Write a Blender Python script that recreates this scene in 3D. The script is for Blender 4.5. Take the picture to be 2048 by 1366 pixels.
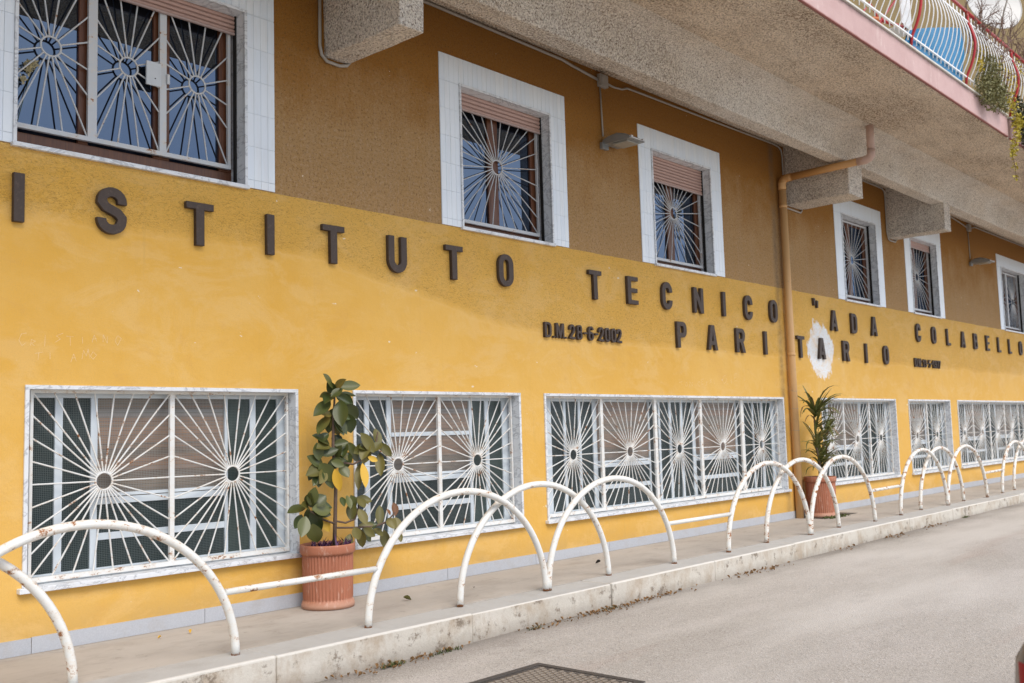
import bpy, bmesh, math, random
from mathutils import Vector, Matrix, noise
R = math.radians
random.seed(7)
scene = bpy.context.scene
for o in list(bpy.data.objects): bpy.data.objects.remove(o)
COL = scene.collection

# ------------------------------------------------------------------ camera
cam_d = bpy.data.cameras.new('camera'); cam = bpy.data.objects.new('camera', cam_d); COL.objects.link(cam)
cam_d.sensor_width = 36.0; cam_d.lens = 35.0; cam_d.clip_start = 0.05; cam_d.clip_end = 600
RT = (0.6721516638603442, -0.739862225480672, -0.028566205148004672)
UP = (-0.04906560856698465, -0.08300549537016275, 0.9953404712932682)
FW = (0.7387859682111744, 0.6676181356472732, 0.0920940721715398)
cam.matrix_world = Matrix(((RT[0], UP[0], -FW[0], 0.0), (RT[1], UP[1], -FW[1], -6.9), (RT[2], UP[2], -FW[2], 1.352), (0, 0, 0, 1)))
cam_d.dof.use_dof = True; cam_d.dof.focus_distance = 8.6; cam_d.dof.aperture_fstop = 2.8
scene.camera = cam

# ------------------------------------------------------------------ world, sun, exposure
SUN_EL, SUN_AZ = R(50), R(-25)     # azimuth measured from the street normal (-y) towards -x
world = bpy.data.worlds.new('World'); scene.world = world; world.use_nodes = True
wn = world.node_tree; wn.nodes.clear()
def wnode(t, **k):
    n = wn.nodes.new(t)
    for a, b in k.items(): setattr(n, a, b)
    return n
sky = wnode('ShaderNodeTexSky', sky_type='NISHITA', sun_disc=False)
sky.sun_elevation = SUN_EL; sky.sun_rotation = R(180) - SUN_AZ * -1
sky.air_density = 1.0; sky.dust_density = 1.2; sky.ozone_density = 1.0
tc = wnode('ShaderNodeTexCoord')
mp = wnode('ShaderNodeMapping'); mp.inputs['Scale'].default_value = (1.0, 1.0, 2.2); mp.inputs['Location'].default_value = (3.1, 1.4, .6)
cn = wnode('ShaderNodeTexNoise'); cn.inputs['Scale'].default_value = 1.9; cn.inputs['Detail'].default_value = 7; cn.inputs['Roughness'].default_value = .56
cr = wnode('ShaderNodeValToRGB'); cr.color_ramp.elements[0].position = .47; cr.color_ramp.elements[1].position = .60
mixc = wnode('ShaderNodeMix', data_type='RGBA')
mixc.inputs[7].default_value = (7.9, 8.4, 9.3, 1)
bg = wnode('ShaderNodeBackground'); bg.inputs['Strength'].default_value = .085
wo = wnode('ShaderNodeOutputWorld')
wn.links.new(tc.outputs['Generated'], mp.inputs['Vector']); wn.links.new(mp.outputs[0], cn.inputs['Vector'])
sx_ = wnode('ShaderNodeSeparateXYZ'); wn.links.new(tc.outputs['Generated'], sx_.inputs[0])
mx_ = wnode('ShaderNodeMath', operation='MULTIPLY_ADD'); mx_.inputs[1].default_value = .36; wn.links.new(sx_.outputs[0], mx_.inputs[0]); wn.links.new(cn.outputs['Fac'], mx_.inputs[2])
md_ = wnode('ShaderNodeMath', operation='SUBTRACT'); md_.inputs[1].default_value = .13; wn.links.new(mx_.outputs[0], md_.inputs[0])
wn.links.new(md_.outputs[0], cr.inputs['Fac']); wn.links.new(cr.outputs['Color'], mixc.inputs[0])
wn.links.new(sky.outputs[0], mixc.inputs[6]); wn.links.new(mixc.outputs[2], bg.inputs['Color']); wn.links.new(bg.outputs[0], wo.inputs['Surface'])
sd = bpy.data.lights.new('sun', 'SUN'); sd.energy = 1.5; sd.angle = R(35); sd.color = (1, .94, .86)
sun = bpy.data.objects.new('sun', sd); COL.objects.link(sun)
sdir = Vector((math.sin(SUN_AZ) * math.cos(SUN_EL), -math.cos(SUN_AZ) * math.cos(SUN_EL), math.sin(SUN_EL)))
sun.rotation_euler = sdir.to_track_quat('Z', 'Y').to_euler(); sun.location = sdir * 40
vs = scene.view_settings; vs.view_transform = 'Standard'; vs.look = 'None'; vs.gamma = 1; vs.exposure = 1.04
vs.use_curve_mapping = False
scene.render.engine = 'CYCLES'

# ------------------------------------------------------------------ helpers
class MB:
    def __init__(s): s.v = []; s.f = []; s.sm = []
    def add(s, vs_, fs, smooth=False):
        b = len(s.v); s.v += [tuple(v) for v in vs_]; s.f += [tuple(b + i for i in f) for f in fs]; s.sm += [smooth] * len(fs); return s
    def box(s, x0, x1, y0, y1, z0, z1):
        return s.add([(x0, y0, z0), (x1, y0, z0), (x1, y1, z0), (x0, y1, z0), (x0, y0, z1), (x1, y0, z1), (x1, y1, z1), (x0, y1, z1)],
                     [(0, 3, 2, 1), (4, 5, 6, 7), (0, 1, 5, 4), (1, 2, 6, 5), (2, 3, 7, 6), (3, 0, 4, 7)])
    def tube(s, pts, r, n=8, cap=True):
        pts = [Vector(p) for p in pts]; rs = r if isinstance(r, (list, tuple)) else [r] * len(pts)
        b = len(s.v); prev = None
        for i, p in enumerate(pts):
            if i == 0: t = pts[1] - p
            elif i == len(pts) - 1: t = p - pts[i - 1]
            else: t = (pts[i + 1] - p).normalized() + (p - pts[i - 1]).normalized()
            if t.length < 1e-9: t = Vector((0, 0, 1))
            t.normalize()
            if prev is None:
                a = Vector((0, 0, 1)) if abs(t.z) < .9 else Vector((1, 0, 0)); u = t.cross(a).normalized()
            else: u = (prev - t * prev.dot(t)).normalized()
            prev = u; w = t.cross(u)
            for k in range(n):
                an = 2 * math.pi * k / n; s.v.append(tuple(p + (u * math.cos(an) + w * math.sin(an)) * rs[i]))
        for i in range(len(pts) - 1):
            for k in range(n):
                a = b + i * n + k; c = b + i * n + (k + 1) % n; s.f.append((a, c, c + n, a + n)); s.sm.append(True)
        if cap:
            s.f.append(tuple(b + k for k in reversed(range(n)))); s.sm.append(False)
            e = b + (len(pts) - 1) * n; s.f.append(tuple(e + k for k in range(n))); s.sm.append(False)
        return s
    def lathe(s, prof, cx, cy, n=32, flute=None, cap=True):
        b = len(s.v)
        for (r, z) in prof:
            for k in range(n):
                rr = r - (flute(k) if flute and .0 < r else 0) * (1 if (r, z) in getattr(s, 'fl', ()) else 0)
                an = 2 * math.pi * k / n; s.v.append((cx + rr * math.cos(an), cy + rr * math.sin(an), z))
        for i in range(len(prof) - 1):
            for k in range(n):
                a = b + i * n + k; c = b + i * n + (k + 1) % n; s.f.append((a, c, c + n, a + n)); s.sm.append(flute is None)
        if cap:
            s.f.append(tuple(b + k for k in reversed(range(n)))); s.sm.append(False)
            e = b + (len(prof) - 1) * n; s.f.append(tuple(e + k for k in range(n))); s.sm.append(False)
        return s
    def grid(s, P, smooth=True):
        nx = len(P); ny = len(P[0]); b = len(s.v)
        for row in P: s.v += [tuple(p) for p in row]
        for i in range(nx - 1):
            for j in range(ny - 1):
                s.f.append((b + i * ny + j, b + (i + 1) * ny + j, b + (i + 1) * ny + j + 1, b + i * ny + j + 1)); s.sm.append(smooth)
        return s
    def mesh(s, name, org=(0, 0, 0)):
        m = bpy.data.meshes.new(name); ox, oy, oz = org
        m.from_pydata([(x - ox, y - oy, z - oz) for x, y, z in s.v], [], s.f); m.polygons.foreach_set('use_smooth', s.sm); m.update(); return m
ORG = {}
def link(o, parent=None):
    COL.objects.link(o)
    if parent is not None: o.parent = parent
    return o
def obj(name, mb, mat, parent=None, bevel=0, loc=None):
    """one mesh object; verts given in world space, child origins coincide with the root's"""
    org = ORG.get(parent.name, (0, 0, 0)) if parent is not None else (loc or (0, 0, 0))
    o = bpy.data.objects.new(name, mb.mesh(name, org))
    for m in (mat if isinstance(mat, (list, tuple)) else [mat]): o.data.materials.append(m)
    link(o, parent)
    if parent is None: o.location = org
    ORG[o.name] = org
    if bevel:
        b = o.modifiers.new('bevel', 'BEVEL'); b.width = bevel; b.segments = 2; b.limit_method = 'ANGLE'
    return o
def tag(o, label=None, cat=None, group=None, kind=None):
    for k, v in (('label', label), ('category', cat), ('group', group), ('kind', kind)):
        if v: o[k] = v
    return o
def thing(name, label, cat, loc=(0, 0, 0), group=None):
    o = bpy.data.objects.new(name, None); o.empty_display_size = .1; link(o); o.location = loc; ORG[o.name] = tuple(loc)
    return tag(o, label, cat, group)
def inst(name, mesh, mat, parent, loc, rot=(0, 0, 0), scale=(1, 1, 1)):
    """share a mesh; loc in world space"""
    o = bpy.data.objects.new(name, mesh); link(o, parent); g = ORG.get(parent.name, (0, 0, 0)) if parent else (0, 0, 0)
    o.location = (loc[0] - g[0], loc[1] - g[1], loc[2] - g[2]); o.rotation_euler = rot; o.scale = scale
    ORG[o.name] = tuple(loc); return o

# ------------------------------------------------------------------ materials
class NT:
    def __init__(s, name):
        s.m = bpy.data.materials.new(name); s.m.use_nodes = True; s.t = s.m.node_tree; s.b = s.t.nodes['Principled BSDF']; s.o = s.t.nodes['Material Output']
        s.tc = s.n('ShaderNodeTexCoord')
    def n(s, t, **k):
        q = s.t.nodes.new(t)
        for a, b in k.items(): setattr(q, a, b)
        return q
    def l(s, a, b): s.t.links.new(a, b)
    def pos(s):
        g = s.n('ShaderNodeNewGeometry'); return g.outputs['Position']
    def mapping(s, scale=(1, 1, 1), src=None, loc=(0, 0, 0), rot=(0, 0, 0)):
        m = s.n('ShaderNodeMapping'); m.inputs['Scale'].default_value = scale; m.inputs['Location'].default_value = loc; m.inputs['Rotation'].default_value = rot
        s.l(src if src is not None else s.tc.outputs['Object'], m.inputs['Vector']); return m.outputs[0]
    def noise(s, scale, detail=4, rough=.5, vec=None, dist=0):
        q = s.n('ShaderNodeTexNoise'); q.inputs['Scale'].default_value = scale; q.inputs['Detail'].default_value = detail
        q.inputs['Roughness'].default_value = rough; q.inputs['Distortion'].default_value = dist
        s.l(vec if vec is not None else s.tc.outputs['Object'], q.inputs['Vector']); return q.outputs['Fac']
    def voro(s, scale, vec=None, feature='F1', out='Distance'):
        q = s.n('ShaderNodeTexVoronoi', feature=feature); q.inputs['Scale'].default_value = scale
        s.l(vec if vec is not None else s.tc.outputs['Object'], q.inputs['Vector']); return q.outputs[out]
    def ramp(s, f, stops):
        r = s.n('ShaderNodeValToRGB'); e = r.color_ramp.elements
        while len(e) < len(stops): e.new(.5)
        for i, (p, c) in enumerate(stops):
            e[i].position = p; e[i].color = (c, c, c, 1) if isinstance(c, (int, float)) else (*c, 1)
        s.l(f, r.inputs['Fac']); return r.outputs['Color']
    def mix(s, f, a, b, mode='MIX'):
        q = s.n('ShaderNodeMix', data_type='RGBA', blend_type=mode)
        for i, x in ((0, f), (6, a), (7, b)):
            if isinstance(x, (int, float)): q.inputs[i].default_value = x if i == 0 else (x, x, x, 1)
            elif isinstance(x, tuple): q.inputs[i].default_value = (*x, 1)
            else: s.l(x, q.inputs[i])
        return q.outputs[2]
    def math(s, op, a, b=None, c=None, clamp=False):
        q = s.n('ShaderNodeMath', operation=op, use_clamp=clamp)
        for i, x in enumerate((a, b, c)):
            if x is None: continue
            if isinstance(x, (int, float)): q.inputs[i].default_value = x
            else: s.l(x, q.inputs[i])
        return q.outputs[0]
    def sep(s, v):
        q = s.n('ShaderNodeSeparateXYZ'); s.l(v, q.inputs[0]); return q.outputs
    def bump(s, h, strength=.3, dist=.01, prev=None):
        q = s.n('ShaderNodeBump'); q.inputs['Strength'].default_value = strength; q.inputs['Distance'].default_value = dist
        s.l(h, q.inputs['Height'])
        if prev is not None: s.l(prev, q.inputs['Normal'])
        return q.outputs[0]
    def done(s, col=None, rough=.6, normal=None, metal=0, spec=None):
        if col is not None:
            if isinstance(col, tuple): s.b.inputs['Base Color'].default_value = (*col, 1)
            else: s.l(col, s.b.inputs['Base Color'])
        if isinstance(rough, (int, float)): s.b.inputs['Roughness'].default_value = rough
        else: s.l(rough, s.b.inputs['Roughness'])
        s.b.inputs['Metallic'].default_value = metal
        if spec is not None: s.b.inputs['Specular IOR Level'].default_value = spec
        if normal is not None: s.l(normal, s.b.inputs['Normal'])
        return s.m
def simple(name, col, rough=.6, var=.12, scale=8, bump=.0, bscale=60, metal=0, spec=None):
    t = NT(name); f = t.noise(scale, 5, .6)
    c = t.mix(f, tuple(x * (1 - var) for x in col), tuple(min(1, x * (1 + var)) for x in col))
    nm = t.bump(t.noise(bscale, 3), bump, .01) if bump else None
    return t.done(c, rough, nm, metal, spec)

def mat_wall():
    t = NT('painted_stucco'); P = t.pos(); x, y, z = t.sep(P)
    # heights where paint colour / render texture change, with a hand-made wobble
    wob = t.noise(.9, 4, .6, P)
    edge = t.math('ADD', 3.402, t.math('MULTIPLY', t.math('SUBTRACT', t.noise(4, 3, .6, P), .5), .02))
    brown_mask = t.math('GREATER_THAN', z, edge)
    # coarse render starts at ~2.8 m on the left and ~2.3 m further right
    rx = t.n('ShaderNodeMapRange'); rx.inputs[1].default_value = 4.6; rx.inputs[2].default_value = 8.6; rx.inputs[3].default_value = 2.72; rx.inputs[4].default_value = 2.2
    rx.interpolation_type = 'SMOOTHSTEP'; t.l(x, rx.inputs[0])
    lim = t.math('ADD', t.math('ADD', rx.outputs[0], t.math('MULTIPLY', wob, .26)), t.math('MULTIPLY', t.noise(7, 4, .7, P), .07))
    rough_mask = t.ramp(t.math('SUBTRACT', z, lim), [(0.0, 0.0), (.09, 1.0)])
    big = t.noise(.55, 5, .6, P); mid = t.noise(3.2, 6, .65, P); fine = t.noise(55, 3, .6, P)
    streak = t.noise(2.2, 5, .6, t.mapping((2.6, 1, .22), P))
    yl = t.mix(t.ramp(big, [(.35, 0.0), (.68, 1.0)]), (.73, .405, .070), (.775, .465, .115))
    yl = t.mix(t.ramp(mid, [(.45, 0.0), (.8, .55)]), yl, (.79, .505, .165))
    yl = t.mix(t.ramp(t.noise(1.3, 6, .7, t.mapping((1, 1, 1), P, (7, 3, 2))), [(.56, 0.0), (.75, .35)]), yl, (.68, .42, .16))
    fade_shade = t.n('ShaderNodeMapRange'); fade_shade.inputs[1].default_value = 4.9; fade_shade.inputs[2].default_value = 3.9; t.l(t.math('ADD', z, t.math('MULTIPLY', t.math('SUBTRACT', t.noise(1.1, 5, .65, P), .5), 2.2)), fade_shade.inputs[0])
    br = t.mix(fade_shade.outputs[0], (.31, .130, .020), (.45, .27, .115))  # brown deepens upward: less faded paint, and balcony shade painted into the colour
    br = t.mix(t.math('MULTIPLY', fade_shade.outputs[0], t.ramp(streak, [(.45, 0.0), (.75, .8)])), br, (.46, .30, .16))
    br = t.mix(t.math('MULTIPLY', t.math('MULTIPLY_ADD', fade_shade.outputs[0], .85, .15), t.ramp(t.noise(34, 4, .75, P), [(.50, 0.0), (.66, .6)])), br, (.52, .37, .24))
    br = t.mix(t.ramp(t.noise(46, 4, .75, t.mapping((1, 1, .8), P, (3, 1, 7))), [(.54, 0.0), (.64, .75)]), br, (.13, .065, .022))
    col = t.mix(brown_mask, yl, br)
    # pits of the coarse render collect dirt
    vv = t.mapping((26, 26, 60), P); dn = t.noise(1.2, 3, .6, vv)
    cell = t.noise(1.5, 2.5, .55, vv, 1.6)
    pits = t.ramp(cell, [(.37, 1.0), (.455, 0.0)])
    col = t.mix(t.math('MULTIPLY', t.math('MULTIPLY', pits, rough_mask), .52), col, (.26, .14, .035))
    col = t.mix(t.math('MULTIPLY', t.math('SUBTRACT', 1.0, brown_mask), t.math('MULTIPLY', rough_mask, .15)), col, (.70, .40, .07))
    # a smooth plaster joint shows as a lighter seam
    seam = t.ramp(t.math('ABSOLUTE', t.math('SUBTRACT', z, lim)), [(0.0, 1.0), (.02, 0.0)])
    col = t.mix(t.math('MULTIPLY', seam, .22), col, (.80, .52, .20))
    # splash dirt, plus contact shade painted in near the ground
    col = t.mix(t.math('MULTIPLY', t.ramp(z, [(.10, .9), (.34, 0.0)]), mid), col, (.45, .30, .12))
    # dirty trace behind the drainpipe
    px = t.math('ABSOLUTE', t.math('SUBTRACT', x, 13.56))
    dm = t.math('MULTIPLY', t.ramp(px, [(.02, 1.0), (.11, 0.0)]), t.ramp(t.noise(3, 5, .7, P), [(.35, .25), (.65, 1.0)]))
    col = t.mix(t.math('MULTIPLY', dm, .75), col, (.16, .12, .08))
    # white patch painted round one letter
    dx = t.math('DIVIDE', t.math('SUBTRACT', x, 14.90), .46); dz = t.math('DIVIDE', t.math('SUBTRACT', z, 2.52), .44)
    dd = t.math('SQRT', t.math('ADD', t.math('POWER', dx, 2), t.math('POWER', dz, 2)))
    wn_ = t.noise(5, 5, .7, t.mapping((1.6, 1, .8), P))
    dd = t.math('ADD', dd, t.math('MULTIPLY', t.math('SUBTRACT', wn_, .5), 1.0))
    tailx = t.math('ABSOLUTE', t.math('SUBTRACT', x, 14.70))
    tail = t.math('MULTIPLY', t.math('LESS_THAN', tailx, .045), t.math('MULTIPLY', t.math('LESS_THAN', z, 3.02), t.math('GREATER_THAN', z, 2.55)))
    tail = t.math('MULTIPLY', tail, t.ramp(t.noise(16, 3, .6, P), [(.42, 0.0), (.52, 1.0)]))
    patch = t.math('MAXIMUM', t.ramp(dd, [(.93, 1.0), (1.0, 0.0)]), tail)
    patch = t.math('MULTIPLY', patch, t.ramp(cell, [(.33, .25), (.40, 1.0)]))
    col = t.mix(patch, col, (.84, .87, .90))
    ym = t.math('SUBTRACT', 1.0, brown_mask)
    pl = t.ramp(t.noise(1.7, 7, .72, t.mapping((.8, 1, 1.5), P, (11, 3, 5)), .6), [(.50, 0.0), (.60, 1.0)])
    col = t.mix(t.math('MULTIPLY', t.math('MULTIPLY', pl, ym), .40), col, (.79, .52, .20))
    pk = t.ramp(t.noise(2.6, 7, .75, t.mapping((.7, 1, 1.2), P, (1, 8, 9)), .8), [(.56, 0.0), (.68, 1.0)])
    col = t.mix(t.math('MULTIPLY', t.math('MULTIPLY', pk, ym), .40), col, (.66, .36, .10))
    dr = t.ramp(t.noise(3.2, 5, .65, t.mapping((3.2, 1, .16), P, (2, 0, 0))), [(.60, 0.0), (.72, 1.0)])
    col = t.mix(t.math('MULTIPLY', t.math('MULTIPLY', dr, ym), .22), col, (.50, .30, .10))
    gr = t.noise(120, 3, .7, P); col = t.mix(t.math('MULTIPLY', t.ramp(gr, [(.50, 0.0), (.66, 1.0)]), .30), col, (.55, .33, .12))
    # small chips of missing paint
    chip = t.ramp(t.noise(7.5, 4, .55, t.mapping((1, 1, 1.6), P, (3, 9, 1))), [(.735, 0.0), (.75, .8)])
    col = t.mix(chip, col, (.82, .74, .58))
    # relief
    n1 = t.bump(t.noise(9, 7, .68, P), .30, .02)
    hh = t.math('ADD', t.math('MULTIPLY', cell, 1.0), t.math('MULTIPLY', t.noise(90, 2, .5, P), .22))
    hm = t.math('MULTIPLY', hh, rough_mask)
    n2 = t.bump(hm, .75, .016, n1)
    return t.done(col, t.mix(brown_mask, .72, .9), n2, spec=.25)
def mat_concrete(name, c1, c2, dark, bscale, bstr, grime):
    t = NT(name); P = t.pos()
    f = t.noise(.8, 5, .6, P); col = t.mix(t.ramp(f, [(.3, 0.0), (.7, 1.0)]), c1, c2)
    wp = t.n('ShaderNodeMix', data_type='VECTOR'); wp.inputs[0].default_value = .03; nv = t.n('ShaderNodeTexNoise'); nv.inputs['Scale'].default_value = 12; t.l(P, nv.inputs['Vector']); t.l(P, wp.inputs[4]); t.l(nv.outputs['Color'], wp.inputs[5])
    vd = t.voro(bscale, wp.outputs[1]); vb = t.math('SUBTRACT', 1.0, vd)
    cell = t.math('ADD', t.math('MULTIPLY', vb, .8), t.math('MULTIPLY', t.noise(bscale * 1.3, 3, .6, P), .6))
    pit = t.ramp(t.noise(bscale * 1.25, 3, .6, P), [(.38, 1.0), (.445, 0.0)])
    col = t.mix(t.math('MULTIPLY', pit, .8), col, dark)
    col = t.mix(t.math('MULTIPLY', t.ramp(vd, [(.45, 0.0), (.75, 1.0)]), .35), col, dark)
    st = t.ramp(t.noise(1.0, 6, .68, t.mapping((.7, 2.0, 1.2), P)), [(.50, 0.0), (.72, 1.0)])
    spots = t.ramp(t.noise(60, 3, .6, P), [(.56, 0.0), (.68, 1.0)])
    col = t.mix(t.math('MULTIPLY', t.math('MULTIPLY', st, spots), grime), col, (.05, .04, .03))
    mil = t.math('MULTIPLY', t.ramp(t.noise(.7, 6, .7, t.mapping((.5, 1.6, 1), P, (5, 2, 0))), [(.44, 0.0), (.58, 1.0)]), t.ramp(t.noise(44, 4, .75, P), [(.46, 0.0), (.60, 1.0)]))
    col = t.mix(t.math('MULTIPLY', mil, grime), col, (.17, .115, .07))
    n = t.bump(cell, bstr, .022, t.bump(t.noise(bscale * .3, 3, .5, P), .25, .03))
    return t.done(col, .93, n, spec=.15)
def mat_marble(name='white_marble', dirt=.5):
    t = NT(name); P = t.pos()
    base = t.mix(t.noise(3, 5, .6, P), (.70, .73, .77), (.81, .83, .85))
    v = t.noise(3.2, 8, .62, t.mapping((1, 1, 1.8), P, rot=(.3, .5, .2)), 1.4)
    vein = t.ramp(t.math('ABSOLUTE', t.math('SUBTRACT', v, .5)), [(0.0, 1.0), (.035, 0.0)])
    col = t.mix(t.math('MULTIPLY', vein, .55), base, (.22, .24, .28))
    d = t.ramp(t.noise(9, 6, .7, P), [(.5, 0.0), (.8, 1.0)])
    col = t.mix(t.math('MULTIPLY', d, dirt), col, (.42, .38, .33))
    return t.done(col, .38, t.bump(t.noise(140, 2, .5, P), .05, .01), spec=.4)
def mat_tile():
    t = NT('white_glazed_tile'); oi = t.n('ShaderNodeObjectInfo'); P = t.pos()
    a = t.mix(oi.outputs['Random'], (.78, .85, .93), (.84, .89, .94))
    st = t.noise(2, 5, .7, t.mapping((5, 1, .5), P))
    a = t.mix(t.ramp(st, [(.5, 0.0), (.85, .45)]), a, (.58, .55, .50))
    return t.done(a, .28, t.bump(t.noise(14, 2, .5, P), .04, .02), spec=.45)
def mat_white_paint(name, rustiness, base=(.80, .80, .77), foot=True):
    t = NT(name); P = t.pos(); x, y, z = t.sep(P)
    f = t.noise(13, 8, .78, t.mapping((.7, 1, 1.1), P)); th = .70 - rustiness
    rust = t.ramp(f, [(th, 0.0), (th + .035, 1.0)])
    halo = t.ramp(f, [(th - .10, 0.0), (th + .02, .55)])
    if foot:
        ft = t.ramp(t.math('ADD', z, t.math('MULTIPLY', t.noise(30, 3, .6, P), .04)), [(.028, 1.0), (.04, 0.0)]); rust = t.math('MAXIMUM', rust, ft)
    c = t.mix(t.noise(2.5, 5, .6, P), base, tuple(q * .90 for q in base))
    c = t.mix(halo, c, (.72, .60, .46))
    rc = t.mix(t.noise(45, 3, .6, P), (.42, .17, .055), (.20, .075, .03))
    c = t.mix(rust, c, rc)
    ro = t.mix(rust, .36, .9)
    return t.done(c, ro, t.bump(t.math('SUBTRACT', 1.0, rust), .35, .002), spec=.5)
def mat_letter():
    t = NT('brown_letter_paint'); oi = t.n('ShaderNodeObjectInfo'); P = t.pos()
    c = t.mix(t.noise(14, 6, .7, t.mapping((2.5, 1, .5), P)), (.046, .034, .029), (.088, .062, .050))
    c = t.mix(t.ramp(t.noise(40, 4, .7, P), [(.55, 0.0), (.75, .6)]), c, (.15, .11, .09))
    e = t.ramp(t.noise(24, 4, .75, P), [(.70, 0.0), (.73, 1.0)]); c = t.mix(e, c, (.30, .10, .05))
    return t.done(c, .62, t.bump(t.noise(60, 3, .6, t.mapping((3, 1, .6), P)), .12, .004), spec=.35)
def mat_wood():
    t = NT('varnished_wood'); P = t.pos()
    g = t.noise(5, 6, .65, t.mapping((9, 6, .6), P), 1.2)
    c = t.mix(t.ramp(g, [(.3, 0.0), (.7, 1.0)]), (.085, .026, .010), (.17, .058, .020))
    return t.done(c, .42, t.bump(g, .1, .004))
def mat_glass_upper():
    t = NT('dark_window_glass')
    d = t.n('ShaderNodeBsdfDiffuse'); d.inputs[0].default_value = (.010, .010, .012, 1)
    g = t.n('ShaderNodeBsdfGlossy'); g.inputs[0].default_value = (.42, .58, .86, 1); g.inputs[1].default_value = .0
    lw = t.n('ShaderNodeFresnel'); lw.inputs[0].default_value = 2.2
    m = t.n('ShaderNodeMixShader'); t.l(t.math('MULTIPLY_ADD', lw.outputs[0], .75, .07, True), m.inputs[0]); t.l(d.outputs[0], m.inputs[1]); t.l(g.outputs[0], m.inputs[2])
    bp = t.bump(t.noise(1.6, 2, .5), .006, .1); t.l(bp, g.inputs['Normal'])
    t.l(m.outputs[0], t.o.inputs[0]); return t.m
def mat_glass_lower(name, dark, kind):
    t = NT(name); P = t.pos(); x, y, z = t.sep(P)
    if kind == 'green':
        c = t.mix(t.noise(1.4, 4, .6, P), dark, tuple(q * 1.6 for q in dark))
        sp = t.ramp(t.noise(52, 2, .5, P), [(.74, 0.0), (.77, 1.0)]); c = t.mix(t.math('MULTIPLY', sp, .5), c, (.4, .44, .42))
        ro = .22
    else:
        # a worn roller blind of brown slats close behind the pane
        w = t.n('ShaderNodeTexWave', wave_type='BANDS', bands_direction='Z'); w.inputs['Scale'].default_value = 9.5; w.inputs['Distortion'].default_value = .5; w.inputs['Detail'].default_value = 2
        t.l(P, w.inputs['Vector'])
        a = t.mix(t.ramp(t.noise(2.2, 6, .7, t.mapping((.5, 1, 2.6), P)), [(.35, 0.0), (.65, 1.0)]), (.15, .095, .06), (.34, .25, .17))
        band = t.ramp(t.noise(1.0, 3, .5, t.mapping((.06, 1, 6.0), P, (0, 0, 1.3))), [(.50, 0.0), (.58, 1.0)])
        a = t.mix(t.math('MULTIPLY', band, .75), a, (.50, .23, .10))
        b2 = t.ramp(t.noise(1.0, 3, .5, t.mapping((.05, 1, 7.3), P, (0, 0, 5.1))), [(.57, 0.0), (.63, 1.0)])
        a = t.mix(t.math('MULTIPLY', b2, .7), a, (.40, .43, .45))
        c = t.mix(t.ramp(w.outputs['Fac'], [(.0, .5), (.25, 0.0)]), a, (.08, .06, .05)); ro = .35
    return t.done(c, ro, t.bump(t.noise(70, 2, .5, P), .06, .004), spec=.5)
def mat_mesh():
    t = NT('wire_mesh'); P = t.pos(); x, y, z = t.sep(P); p = .0125
    def ln(a): return t.math('LESS_THAN', t.math('FRACT', t.math('DIVIDE', a, p)), .27)
    k = t.math('MAXIMUM', ln(x), ln(z))
    tr = t.n('ShaderNodeBsdfTransparent'); m = t.n('ShaderNodeMixShader'); t.done((.30, .29, .27), .5, metal=.0)
    t.l(k, m.inputs[0]); t.l(tr.outputs[0], m.inputs[1]); t.l(t.b.outputs[0], m.inputs[2]); t.l(m.outputs[0], t.o.inputs[0]); return t.m
def mat_mesh_dark():
    t = NT('wire_mesh_dark'); P = t.pos(); x, y, z = t.sep(P); p = .0125
    def ln(a): return t.math('LESS_THAN', t.math('FRACT', t.math('DIVIDE', a, p)), .25)
    k = t.math('MAXIMUM', ln(x), ln(z))
    tr = t.n('ShaderNodeBsdfTransparent'); m = t.n('ShaderNodeMixShader'); t.done((.075, .10, .10), .5)
    t.l(k, m.inputs[0]); t.l(tr.outputs[0], m.inputs[1]); t.l(t.b.outputs[0], m.inputs[2]); t.l(m.outputs[0], t.o.inputs[0]); return t.m
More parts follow.
